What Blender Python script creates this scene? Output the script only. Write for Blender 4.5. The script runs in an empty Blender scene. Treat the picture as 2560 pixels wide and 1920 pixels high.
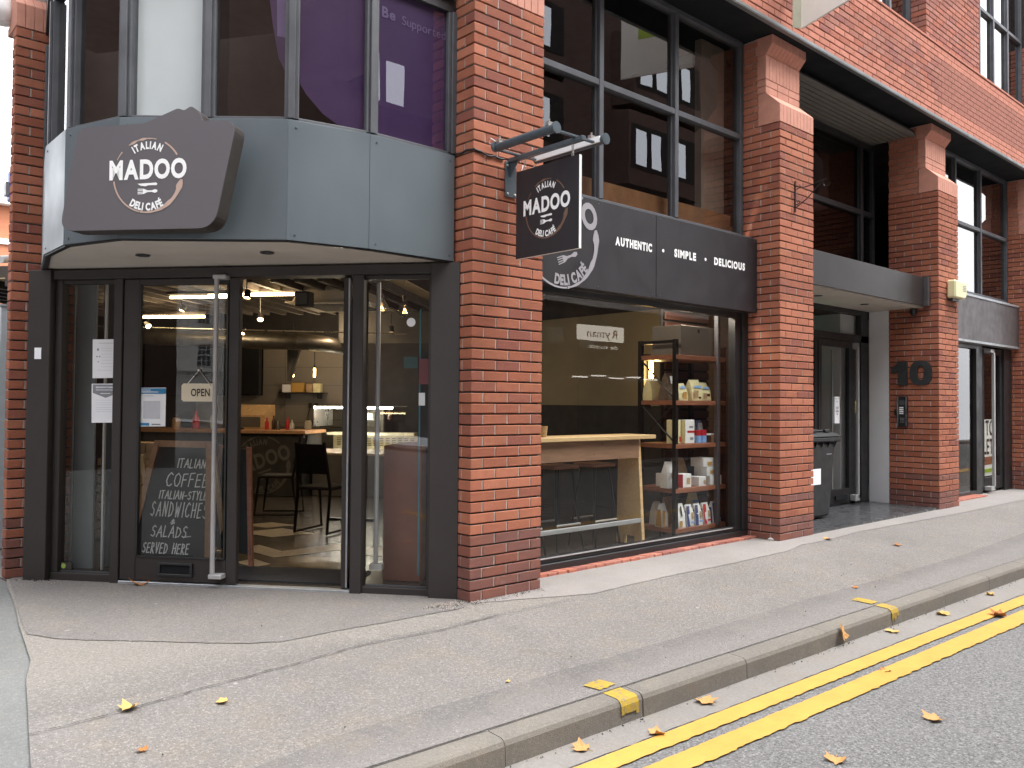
import bpy, bmesh, math, random
from mathutils import Matrix, Vector
rnd = random.Random(7)
SC = bpy.context.scene
COL = SC.collection
R = math.radians

# ------------------------------------------------------------------ camera, light, exposure
YAW, PIT, ROL = 0.73228, 0.02299, 0.00769
F = Vector((math.sin(YAW)*math.cos(PIT), math.cos(YAW)*math.cos(PIT), math.sin(PIT)))
Rt = Vector((math.cos(YAW), -math.sin(YAW), 0))
Up = Rt.cross(F)
R2 = Rt*math.cos(ROL) + Up*math.sin(ROL)
U2 = Up*math.cos(ROL) - Rt*math.sin(ROL)
cam = bpy.data.cameras.new('camera')
cam.sensor_width = 36; cam.lens = 2092.3/2560*36; cam.clip_start = .05; cam.clip_end = 2000
camo = bpy.data.objects.new('camera', cam); COL.objects.link(camo)
m = Matrix((R2, U2, -F)).transposed().to_4x4(); m.translation = (-3.594, -4.4097, 1.351)
camo.matrix_world = m
SC.camera = camo

w = bpy.data.worlds.new('World'); SC.world = w; w.use_nodes = True
nt = w.node_tree; nt.nodes.clear()
sky = nt.nodes.new('ShaderNodeTexSky'); sky.sky_type = 'NISHITA'; sky.sun_disc = False
SUN_EL, SUN_AZ = R(60), R(152)
sky.sun_elevation = SUN_EL; sky.sun_rotation = SUN_AZ
sky.air_density = 1.0; sky.dust_density = 6.0; sky.ozone_density = .6
hs = nt.nodes.new('ShaderNodeHueSaturation'); hs.inputs['Saturation'].default_value = .1; hs.inputs['Value'].default_value = 1.0
mx = nt.nodes.new('ShaderNodeMix'); mx.data_type = 'RGBA'; mx.inputs[0].default_value = .6
mx.inputs[7].default_value = (9.2, 9.4, 9.9, 1)      # the even cloud layer
bg = nt.nodes.new('ShaderNodeBackground'); bg.inputs[1].default_value = .15
ow = nt.nodes.new('ShaderNodeOutputWorld')
nt.links.new(sky.outputs[0], hs.inputs['Color']); nt.links.new(hs.outputs[0], mx.inputs[6])
nt.links.new(mx.outputs[2], bg.inputs[0]); nt.links.new(bg.outputs[0], ow.inputs[0])

sl = bpy.data.lights.new('sun', 'SUN'); sl.energy = .9; sl.angle = R(28); sl.color = (1, .965, .92)
so = bpy.data.objects.new('sun', sl); COL.objects.link(so)
sd = Vector((math.sin(SUN_AZ)*math.cos(SUN_EL), math.cos(SUN_AZ)*math.cos(SUN_EL), math.sin(SUN_EL)))
so.rotation_euler = sd.to_track_quat('Z', 'Y').to_euler(); so.location = (0, -5, 14)
vs = SC.view_settings
vs.view_transform = 'Standard'; vs.look = 'None'; vs.gamma = 1; vs.exposure = 1.72; vs.use_curve_mapping = False
SC.cycles.max_bounces = 8; SC.cycles.transparent_max_bounces = 16
SC.cycles.use_denoising = True
SC.cycles.sample_clamp_indirect = 6

# ------------------------------------------------------------------ materials
MATS = {}
def srgb(r, g, b):
    f = lambda c: (c/255/12.92 if c/255 <= .04045 else ((c/255+.055)/1.055)**2.4)
    return (f(r), f(g), f(b), 1)
def lin(c): return (*c, 1) if len(c) == 3 else c
class NT:
    def __init__(s, name):
        s.m = bpy.data.materials.new(name); s.m.use_nodes = True; s.t = s.m.node_tree; s.t.nodes.clear()
        s.out = s.n('OutputMaterial'); MATS[name] = s.m
    def n(s, k, **kw):
        o = s.t.nodes.new('ShaderNode'+k)
        for a, b in kw.items(): setattr(o, a, b)
        return o
    def l(s, a, b): s.t.links.new(a, b)
    def coord(s, kind='Object', scale=(1, 1, 1), off=None):
        tc = s.n('TexCoord'); mp = s.n('Mapping'); mp.inputs['Scale'].default_value = scale
        s.l(tc.outputs[kind], mp.inputs[0])
        if off: s.l(off, mp.inputs['Location'])
        return mp.outputs[0]
    def wpos(s, scale=(1, 1, 1)):
        g = s.n('NewGeometry'); mp = s.n('Mapping'); mp.inputs['Scale'].default_value = scale
        s.l(g.outputs['Position'], mp.inputs[0]); return mp.outputs[0]
    def noise(s, v, sc, det=3, rough=.5, dist=0):
        o = s.n('TexNoise'); o.inputs['Scale'].default_value = sc; o.inputs['Detail'].default_value = det
        o.inputs['Roughness'].default_value = rough; o.inputs['Distortion'].default_value = dist
        s.l(v, o.inputs['Vector']); return o.outputs[0]
    def vor(s, v, sc, feat='F1', out='Distance'):
        o = s.n('TexVoronoi'); o.feature = feat; o.inputs['Scale'].default_value = sc; s.l(v, o.inputs['Vector']); return o.outputs[out]
    def ramp(s, v, stops, interp='LINEAR'):
        o = s.n('ValToRGB'); o.color_ramp.interpolation = interp; e = o.color_ramp.elements
        while len(e) > 1: e.remove(e[-1])
        e[0].position = stops[0][0]; e[0].color = lin(stops[0][1])
        for p, c in stops[1:]:
            k = e.new(p); k.color = lin(c)
        s.l(v, o.inputs[0]); return o.outputs[0]
    def mix(s, f, a, b, mode='MIX'):
        o = s.n('Mix'); o.data_type = 'RGBA'; o.blend_type = mode
        for i, x in ((0, f), (6, a), (7, b)):
            if hasattr(x, 'links') or hasattr(x, 'is_linked'): s.l(x, o.inputs[i])
            else: o.inputs[i].default_value = x if i == 0 else lin(x)
        return o.outputs[2]
    def math(s, op, a, b=0, c=False):
        o = s.n('Math'); o.operation = op; o.use_clamp = c
        for i, x in ((0, a), (1, b)):
            if hasattr(x, 'is_linked'): s.l(x, o.inputs[i])
            else: o.inputs[i].default_value = x
        return o.outputs[0]
    def bump(s, h, st, d=.01):
        o = s.n('Bump'); o.inputs['Strength'].default_value = st; o.inputs['Distance'].default_value = d; s.l(h, o.inputs['Height']); return o.outputs[0]
    def bsdf(s, col, rough=.6, metal=0, norm=None, spec=.5, emis=None, es=0, alpha=None, coat=0):
        b = s.n('BsdfPrincipled')
        for k, x in (('Base Color', col), ('Roughness', rough), ('Metallic', metal), ('Specular IOR Level', spec)):
            if hasattr(x, 'is_linked'): s.l(x, b.inputs[k])
            else: b.inputs[k].default_value = lin(x) if k == 'Base Color' else x
        if norm: s.l(norm, b.inputs['Normal'])
        if emis: b.inputs['Emission Color'].default_value = lin(emis); b.inputs['Emission Strength'].default_value = es
        b.inputs['Coat Weight'].default_value = coat
        s.l(b.outputs[0], s.out.inputs[0]); return b

def plain(name, c, rough=.55, metal=0, var=.12, nsc=6, bump=0, bsc=60, spec=.5, coat=0, grime=0):
    t = NT(name); v = t.coord('Object')
    n1 = t.noise(v, nsc, 5, .6)
    d = tuple(x*(1-var) for x in c[:3]); e = tuple(min(1, x*(1+var)) for x in c[:3])
    col = t.ramp(n1, [(.3, d), (.7, e)])
    if grime:
        g = t.noise(t.wpos((1, 1, .35)), 3.5, 6, .65)
        col = t.mix(t.ramp(g, [(.45, (0, 0, 0)), (.75, (grime,)*3)]), col, tuple(x*.45+.012 for x in c[:3]))
    nb = t.bump(t.noise(v, bsc, 4, .6), bump, .003) if bump else None
    rr = t.ramp(t.noise(v, nsc*2.3, 4), [(.3, (max(.02, rough-.08),)*3), (.7, (min(1, rough+.1),)*3)])
    t.bsdf(col, rr, metal, nb, spec, coat=coat)
    return t.m
def emit(name, c, s):
    t = NT(name); e = t.n('Emission'); e.inputs[0].default_value = lin(c); e.inputs[1].default_value = s
    t.l(e.outputs[0], t.out.inputs[0]); return t.m

def brickmat(name, pal, rustic, stain=0):
    t = NT(name)
    oi = t.n('ObjectInfo'); rv = oi.outputs['Random']
    off = t.n('CombineXYZ'); t.l(t.math('MULTIPLY', rv, 37.), off.inputs[0]); t.l(t.math('MULTIPLY', rv, 91.), off.inputs[2])
    v = t.coord('Object', (1, 1, 1), off.outputs[0])
    if name.endswith('far'):
        v = t.wpos(); 
    base = t.ramp(rv, [(i/(len(pal)), p) for i, p in enumerate(pal)], 'CONSTANT')
    base = t.mix(1.0, base, (.90, .93, .96), 'MULTIPLY')
    n1 = t.noise(v, 14, 5, .65)
    col = t.mix(t.ramp(n1, [(.3, (0, 0, 0)), (.8, (.55, .55, .55))]), base, (.29, .105, .068))
    sp = t.noise(v, 130, 3, .7)
    col = t.mix(t.ramp(sp, [(.58, (0, 0, 0)), (.72, (.45, .45, .45))]), col, (.62, .27, .15))
    col = t.mix(t.ramp(sp, [(.28, (.5, .5, .5)), (.4, (0, 0, 0))]), col, (.13, .04, .03))
    gw = t.noise(t.wpos(), 2.1, 5, .6)
    col = t.mix(t.ramp(gw, [(.5, (0, 0, 0)), (.78, (.32, .32, .32))]), col, (.2, .085, .06))
    ef = t.noise(t.wpos((1, 1, .6)), 5.5, 6, .7)
    col = t.mix(t.ramp(ef, [(.62, (0, 0, 0)), (.78, (.42, .42, .42))]), col, (.52, .41, .36))
    if stain:
        sg = t.noise(t.wpos(), 6, 5, .6)
        col = t.mix(t.ramp(sg, [(.35, (.15,)*3), (.7, (.6,)*3)]), col, (.19, .10, .085))
    if rustic:
        wv = t.coord('Object', (1, 1, 3.2), off.outputs[0])
        h = t.math('ADD', t.noise(wv, 55, 6, .75, 1.2), t.math('MULTIPLY', t.noise(wv, 160, 3, .7), .35))
        nb = t.bump(h, 1., .009)
    else:
        nb = t.bump(t.noise(v, 120, 4, .6), .35, .002)
    t.bsdf(col, .88, 0, nb, .3)
    return t.m
PAL_R = [(.44, .148, .082), (.40, .128, .070), (.48, .175, .096), (.36, .112, .064), (.45, .158, .084), (.35, .118, .076), (.42, .138, .075), (.30, .098, .070), (.46, .155, .085)]
PAL_S = [(.45, .16, .09), (.43, .148, .085), (.47, .17, .098), (.40, .138, .08)]
PAL_D = [(.30, .115, .085), (.25, .10, .08), (.35, .118, .076), (.27, .108, .088)]
PAL_P = [(.45, .195, .15), (.37, .14, .11), (.5, .19, .13), (.33, .125, .105), (.47, .155, .1), (.41, .16, .115)]
brickmat('brick_rustic', PAL_R, True); brickmat('brick_smooth', PAL_S, False); brickmat('brick_plinth', PAL_D, True, 1)
brickmat('brick_paving', PAL_P, False); brickmat('brick_parapet', PAL_P, True); brickmat('brick_parapet_smooth', [(.52, .2, .135), (.56, .22, .15), (.48, .185, .125)], False)
plain('terracotta', (.50, .23, .165), .8, bump=.4, bsc=90, var=.14, nsc=9)
plain('mortar_red', (.30, .16, .125), .95, bump=.4, bsc=120, var=.25, nsc=20)
plain('mortar', (.36, .31, .28), .95, bump=.6, bsc=150, var=.25, nsc=25)
plain('mortar_bed', (.04, .03, .028), .95, bump=.5, bsc=120, var=.4, nsc=20)  # near-black: shadow of the recessed bed joints put into the colour

def wallbrick(name, c1, c2, mo, sc=1.0):
    t = NT(name); g = t.n('NewGeometry'); s = t.n('SeparateXYZ'); t.l(g.outputs['Position'], s.inputs[0])
    nrm = t.n('SeparateXYZ'); t.l(g.outputs['Normal'], nrm.inputs[0])
    c = t.n('CombineXYZ'); t.l(t.math('ADD', s.outputs[0], s.outputs[1]), c.inputs[0]); t.l(s.outputs[2], c.inputs[1])
    b = t.n('TexBrick'); b.inputs['Scale'].default_value = 1; b.inputs['Brick Width'].default_value = .225; b.inputs['Row Height'].default_value = .075
    b.inputs['Mortar Size'].default_value = .005; b.inputs['Color1'].default_value = lin(c1); b.inputs['Color2'].default_value = lin(c2); b.inputs['Mortar'].default_value = lin(mo)
    t.l(c.outputs[0], b.inputs[0])
    n = t.noise(g.outputs['Position'], 1.3, 5, .6)
    col = t.mix(t.ramp(n, [(.35, (0, 0, 0)), (.75, (.5, .5, .5))]), b.outputs[0], tuple(x*.6 for x in c1))
    t.bsdf(col, .9, 0, None, .2)
    return t.m
wallbrick('far_brick_dark', (.085, .05, .04), (.07, .04, .032), (.06, .05, .045))
wallbrick('far_brick_red', (.36, .125, .08), (.31, .105, .07), (.2, .12, .1)); wallbrick('far_brick_orange', (.6, .23, .12), (.55, .2, .11), (.4, .25, .18))

def tarmac(name, base, fleck, dark, pebble=.5, sc=150, warm=(.25, .21, .16), patch=1., bs=.5, blotch=.25, zone=None):
    t = NT(name); v = t.wpos()
    big = t.noise(v, .9, 6, .6); mid = t.noise(v, 3.8, 6, .65)
    col = t.ramp(big, [(.3, tuple(x*.86 for x in base)), (.7, tuple(x*1.12 for x in base))])
    col = t.mix(t.ramp(mid, [(.5, (0, 0, 0)), (.72, (.5*patch,)*3)]), col, warm)
    col = t.mix(t.ramp(t.noise(v, 2.2, 5, .7), [(.25, (.4*patch,)*3), (.42, (0, 0, 0))]), col, dark)
    if zone == 'front':       # paler worn tarmac along the old repair, fading softly towards the crack
        sp_ = t.n('SeparateXYZ'); t.l(v, sp_.inputs[0])
        xf = t.math('MULTIPLY', t.math('ADD', sp_.outputs[0], 1.5), 1.6, True)
        wdt = t.math('SUBTRACT', .42, t.math('MULTIPLY', xf, .38))
        a_ = t.math('DIVIDE', t.math('ADD', t.math('ADD', sp_.outputs[1], .30), t.math('MULTIPLY', t.math('SUBTRACT', t.noise(v, 7, 4, .7), .5), .22)), wdt, True)
        on = t.math('MULTIPLY', t.math('MULTIPLY', t.math('ADD', sp_.outputs[1], .345), 60, True), t.math('LESS_THAN', sp_.outputs[0], .7))
        col = t.mix(on, col, t.mix(a_, tuple(x*.88 for x in base), (.240, .222, .198)))
    if zone == 'kerb':
        sp_ = t.n('SeparateXYZ'); t.l(v, sp_.inputs[0])
        a_ = t.math('MULTIPLY', t.math('SUBTRACT', t.math('ADD', t.math('MULTIPLY', t.noise(v, 6, 4, .7), .25), -1.45), sp_.outputs[1]), 6., True)
        col = t.mix(a_, col, (.205, .19, .178))
    col = t.mix(t.ramp(t.noise(v, 42, 4, .8), [(.32, (blotch,)*3), (.5, (0,)*3)]), col, dark)
    col = t.mix(t.ramp(t.noise(v, 55, 4, .8), [(.5, (0,)*3), (.68, (blotch*1.2,)*3)]), col, fleck)
    vo = t.n('TexVoronoi'); vo.inputs['Scale'].default_value = sc; t.l(v, vo.inputs['Vector'])
    vc = vo.outputs['Color']; hsv = t.n('SeparateColor'); t.l(vc, hsv.inputs[0])
    pk = t.math('GREATER_THAN', hsv.outputs[0], 1-pebble*.5)
    inn = t.math('LESS_THAN', vo.outputs['Distance'], .42)
    msk = t.math('MULTIPLY', pk, inn)
    col = t.mix(t.math('MULTIPLY', msk, t.ramp(hsv.outputs[1], [(0, (.05,)*3), (1, (.62,)*3)])), col, fleck)
    pk2 = t.math('LESS_THAN', hsv.outputs[0], pebble*.4)
    col = t.mix(t.math('MULTIPLY', t.math('MULTIPLY', pk2, inn), .55), col, dark)
    g1 = t.noise(v, 260, 3, .7)
    col = t.mix(t.ramp(g1, [(.3, (.5,)*3), (.5, (0,)*3)]), col, tuple(x*.5 for x in base))
    # old gum spots
    v2 = t.n('TexVoronoi'); v2.inputs['Scale'].default_value = 4.5; t.l(v, v2.inputs['Vector'])
    h2 = t.n('SeparateColor'); t.l(v2.outputs['Color'], h2.inputs[0])
    gm = t.math('MULTIPLY', t.math('LESS_THAN', v2.outputs['Distance'], .055), t.math('GREATER_THAN', h2.outputs[0], .72))
    col = t.mix(t.math('MULTIPLY', gm, .5*min(1, patch*1.4)), col, fleck)
    gd = t.math('MULTIPLY', t.math('LESS_THAN', v2.outputs['Distance'], .07), t.math('LESS_THAN', h2.outputs[0], .1))
    col = t.mix(t.math('MULTIPLY', gd, .5*min(1, patch)), col, tuple(x*.55 for x in base))
    nb = t.bump(t.math('ADD', vo.outputs['Distance'], g1), bs, .004)
    t.bsdf(col, .92, 0, nb, .25)
    return t.m
tarmac('tarmac_path', (.205, .19, .178), (.46, .43, .4), (.10, .093, .088), .45, 110, bs=.9, blotch=.35, zone='front')
tarmac('tarmac_patch', (.192, .178, .167), (.4, .37, .35), (.085, .08, .078), .35, 120, patch=.8, bs=.8, blotch=.35)
tarmac('tarmac_pale', (.228, .211, .19), (.5, .46, .4), (.13, .12, .11), .5, 110, warm=(.3, .26, .2))
tarmac('tarmac_concrete', (.26, .24, .228), (.42, .4, .38), (.16, .15, .145), .12, 170, patch=.5, bs=.2)
tarmac('tarmac_dark', (.162, .150, .144), (.4, .38, .36), (.08, .075, .075), .3, 120, zone='kerb')
tarmac('tarmac_side', (.168, .17, .165), (.38, .4, .39), (.1, .105, .1), .15, 170, patch=.4)
tarmac('tarmac_road', (.195, .19, .185), (.38, .38, .37), (.06, .06, .062), .8, 80, warm=(.2, .19, .18), patch=.6, bs=1., blotch=.75)
tarmac('kerb_concrete', (.20, .183, .160), (.36, .33, .29), (.085, .08, .075), .2, 170, warm=(.24, .21, .17), patch=1.5, bs=.3)
tarmac('channel_concrete', (.25, .233, .215), (.4, .37, .34), (.15, .14, .13), .12, 170, patch=.7, bs=.2)
def paint(name, c, wear, lo=.62):
    t = NT(name); v = t.wpos()
    col = t.ramp(t.noise(v, 7, 5, .6), [(.3, tuple(x*.85 for x in c)), (.7, c)])
    col = t.mix(t.ramp(t.noise(v, 40, 6, .75), [(lo, (0, 0, 0)), (lo+.1, (wear,)*3)]), col, (.19, .175, .16))
    col = t.mix(t.ramp(t.noise(v, 170, 3, .7), [(.6, (0, 0, 0)), (.72, (wear*.7,)*3)]), col, (.2, .17, .12))
    t.bsdf(col, .75, 0, t.bump(t.noise(v, 120, 4), .4, .002), .3); return t.m
paint('yellow_paint', (.60, .345, .075), .75, .58)
paint('kerb_paint', (.46, .31, .04), .9, .52)

plain('frame_brown', (.030, .0245, .0235), .5, var=.12, nsc=2, grime=.25)
plain('frame_grey', (.10, .104, .115), .5, .3, var=.2, nsc=4, bump=.1, grime=.4)
plain('frame_black', (.018, .018, .02), .4, var=.2, nsc=3)
plain('fascia_blue', (.130, .158, .176), .38, .3, var=.05, nsc=.8, grime=.14)
plain('fascia_edge', (.11, .14, .165), .4, .3)
plain('soffit_white', (.50, .455, .41), .8, var=.05, nsc=2, grime=.12)
plain('sign_grey', (.098, .088, .098), .5, .0, var=.03, nsc=1)
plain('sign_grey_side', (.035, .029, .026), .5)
plain('sign_black', (.020, .0175, .021), .5, var=.08, nsc=2)
plain('sign_white', (.80, .79, .78), .5, var=.03)
plain('letter_white', (.86, .86, .86), .5, var=.01)
plain('letter_grey', (.30, .29, .31), .5, var=.03)
plain('logo_tan', (.48, .34, .28), .5, var=.05)
plain('logo_brown', (.17, .10, .07), .5, var=.05)
plain('bracket_grey', (.105, .13, .15), .38, .5, var=.12)
plain('steel', (.55, .55, .55), .32, .95, var=.06, nsc=3)
plain('steel_satin', (.46, .46, .465), .4, .35, var=.06, nsc=3)
plain('galv', (.42, .44, .46), .45, .7, var=.15, nsc=10)
plain('chain_metal', (.7, .68, .64), .3, .9)
plain('beam_dark', (.012, .0135, .016), .9, var=.2, nsc=2, spec=.2)
plain('beam_strip', (.2, .21, .215), .5, .4, var=.15, nsc=3, grime=.3)
plain('slat_soffit', (.19, .175, .155), .7, var=.1)
plain('canopy_metal', (.042, .037, .037), .36, .45, var=.08, nsc=.7)
plain('fascia_weathered', (.10, .088, .09), .5, .3, var=.25, nsc=3, grime=.6)
plain('wall_white', (.68, .68, .69), .7, var=.03, nsc=2, grime=.05)
plain('floor_dark', (.060, .062, .066), .24, var=.2, nsc=2)
plain('bin_plastic', (.015, .016, .018), .42, var=.25, nsc=4, bump=.15, bsc=200, grime=.3)
plain('paper', (.84, .85, .88), .8, var=.03)
plain('ink_grey', (.25, .26, .28), .8, var=.05)
plain('ink_dark', (.02, .02, .022), .6)
plain('ink_faint', (.55, .56, .6), .8)
plain('blue_print', (.03, .22, .45), .7)
plain('green_label', (.28, .4, .08), .6); plain('yellow_label', (.72, .6, .03), .6)
plain('cream_sign', (.74, .66, .5), .5, var=.02)
plain('chalkboard', (.020, .023, .025), .8, var=.35, nsc=3)
plain('chalk', (.85, .86, .85), .9, var=.15, nsc=60)
plain('wood_red', (.13, .05, .032), .5, var=.35, nsc=8)
plain('alarm_yellow', (.66, .64, .38), .4, var=.03)
plain('cloth_white', (.7, .7, .68), .9)
plain('black_rubber', (.012, .012, .013), .6)
plain('iron_black', (.012, .011, .012), .35, .4)
plain('number_grey', (.05, .052, .055), .38, .3)
plain('screen_dark', (.02, .02, .022), .2)
plain('board_white', (.74, .72, .66), .45, var=.03, grime=.12)
plain('board_edge', (.5, .49, .38), .5)
plain('lime', (.32, .45, .03), .6)
plain('purple_film', (.10, .052, .21), .45, var=.06)
plain('lilac_film', (.30, .25, .55), .5)
plain('sheet_white', (.70, .72, .76), .7, var=.02)
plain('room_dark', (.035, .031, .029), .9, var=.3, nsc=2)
plain('room_grey', (.10, .095, .09), .9, var=.15)
plain('panel_board', (.34, .175, .08), .7, var=.25, nsc=5)
plain('beige_col', (.32, .27, .22), .85)
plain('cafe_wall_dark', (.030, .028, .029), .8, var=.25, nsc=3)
plain('cafe_tan', (.30, .25, .165), .85, var=.12, nsc=1.5)
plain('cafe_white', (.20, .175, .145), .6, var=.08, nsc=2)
plain('cafe_ceiling', (.48, .38, .22), .85, var=.3, nsc=1.5)
plain('cafe_beam', (.06, .05, .045), .8, var=.2)
plain('grey_pane_panel', (.27, .30, .315), .6, var=.06, nsc=2)
plain('dark_pane_panel', (.020, .026, .030), .6)
plain('red_box', (.20, .06, .035), .5, var=.2, nsc=4)
plain('mat_black', (.022, .022, .024), .95, var=.6, nsc=60, bump=.8, bsc=300)
plain('duct_metal', (.15, .14, .125), .4, .8, var=.2, nsc=8)
plain('ac_white', (.45, .40, .32), .6)
plain('glass_case', (.5, .52, .5), .3)
plain('case_cream', (.72, .66, .5), .5)
plain('case_hole', (.08, .07, .06), .6)
plain('chair_dark', (.018, .014, .012), .85, spec=.15)
plain('table_wood', (.52, .37, .2), .45, var=.15)
plain('cardboard', (.42, .27, .14), .8, var=.15)
plain('pack_cream', (.78, .70, .40), .5, var=.1, nsc=25); plain('pack_white', (.80, .79, .77), .5, var=.06, nsc=25)
plain('pack_brown', (.12, .085, .06), .4, var=.4, nsc=30); plain('pack_tan', (.45, .3, .16), .5, var=.3, nsc=40)
plain('pack_blue', (.03, .055, .2), .45); plain('pack_lightblue', (.25, .42, .75), .5); plain('pack_red', (.5, .02, .03), .45); plain('pack_gold', (.5, .28, .07), .5)
plain('jar_dark', (.05, .025, .015), .2); plain('foam_green', (.05, .25, .1), .5)
plain('leaf_a', (.54, .29, .10), .7, var=.35, nsc=30, bump=.4, bsc=200); plain('leaf_b', (.42, .17, .045), .7, var=.4, nsc=30, bump=.4, bsc=200)
plain('leaf_c', (.60, .38, .12), .7, var=.3, nsc=30, bump=.4, bsc=200)
plain('stone_pale', (.74, .72, .68), .8, var=.12, nsc=2); plain('window_dark', (.03, .035, .04), .15); plain('oriel_dark', (.024, .021, .020), .95, spec=.05)
plain('pane_mirror', (.62, .64, .67), .04, 1.0, var=.02)
plain('gate_grey', (.42, .46, .48), .5, .2, var=.06)
plain('plastic_white', (.7, .7, .7), .4); plain('blue_lamp', (.02, .06, .5), .3)
plain('teal_line', (.015, .20, .24), .5); plain('poster_red', (.16, .04, .05), .6); plain('poster_teal', (.02, .06, .062), .5)
plain('socket_dark', (.015, .015, .015), .5)
plain('ryman_red', (.30, .04, .03), .6)
emit('tube_warm', (1, .72, .36), 11); emit('spot_warm', (1, .66, .32), 22); emit('case_tube', (1, .93, .8), 26)
emit('sconce_glow', (1, .6, .2), 16); emit('filament', (1, .5, .14), 10); emit('exit_green', (.02, .5, .12), 1.6); emit('exit_white', (.9, 1, .95), 2.2)
emit('sign_lit', (1, .93, .8), 1.9); emit('letters_lit', (.25, .03, .02), .5); emit('strip_lit', (1, .95, .85), 3)

def woodmat(name, c1, c2, axis=(1, 12, 12), rough=.5):
    t = NT(name); v = t.wpos(axis)
    col = t.ramp(t.noise(v, 3, 6, .6, .6), [(.3, c1), (.7, c2)])
    kn = t.vor(t.wpos((1, 1, 1)), 5)
    col = t.mix(t.ramp(kn, [(.03, (.7,)*3), (.07, (0,)*3)]), col, tuple(x*.35 for x in c1))
    t.bsdf(col, rough, 0, t.bump(t.noise(v, 8, 4), .2, .002)); return t.m
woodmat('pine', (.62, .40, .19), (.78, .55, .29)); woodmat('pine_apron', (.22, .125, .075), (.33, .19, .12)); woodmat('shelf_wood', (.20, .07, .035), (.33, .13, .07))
woodmat('dark_slats', (.05, .022, .016), (.11, .045, .03)); woodmat('pallet', (.50, .33, .17), (.66, .47, .27)); woodmat('bar_wood', (.36, .19, .1), (.5, .28, .15))

def glass(name, tint=(1, 1, 1), base=.09, gain=1.0, rough=0):
    t = NT(name); tr = t.n('BsdfTransparent'); tr.inputs[0].default_value = lin(tint)
    gl = t.n('BsdfGlossy'); gl.inputs['Roughness'].default_value = rough
    lw = t.n('LayerWeight'); sch = t.math('ADD', t.math('MULTIPLY', t.math('POWER', lw.outputs['Facing'], 5.), .92), .055)
    f = t.math('ADD', t.math('MULTIPLY', sch, gain), base, True)
    wv = t.bump(t.noise(t.wpos(), 1.1, 2), .06, .02); t.l(wv, gl.inputs['Normal'])
    ms = t.n('MixShader'); t.l(f, ms.inputs[0]); t.l(tr.outputs[0], ms.inputs[1]); t.l(gl.outputs[0], ms.inputs[2])
    t.l(ms.outputs[0], t.out.inputs[0]); return t.m
glass('glass_shop', (.86, .88, .87), .012, .95)
glass('glass_bronze', (.30, .27, .25), .13, 1.3)
glass('glass_clear', (.9, .92, .9), .02, 1.0)
glass('glass_far', (.1, .1, .1), .35, 1.)
glass('glass_upper', (.66, .63, .60), .10, 1.3); glass('glass_dark', (.25, .24, .24), .02, .8); glass('glass_mid', (.6, .62, .6), .05, 1.0)

def chevron():
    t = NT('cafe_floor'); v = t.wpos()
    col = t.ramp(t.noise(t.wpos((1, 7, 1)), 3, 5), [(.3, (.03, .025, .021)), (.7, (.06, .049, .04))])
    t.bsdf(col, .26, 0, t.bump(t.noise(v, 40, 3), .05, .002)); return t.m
chevron(); plain('chevron_pale', (.34, .29, .22), .35, var=.15, nsc=6)
woodmat('floor_oak', (.10, .075, .05), (.16, .12, .08), rough=.25)

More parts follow.
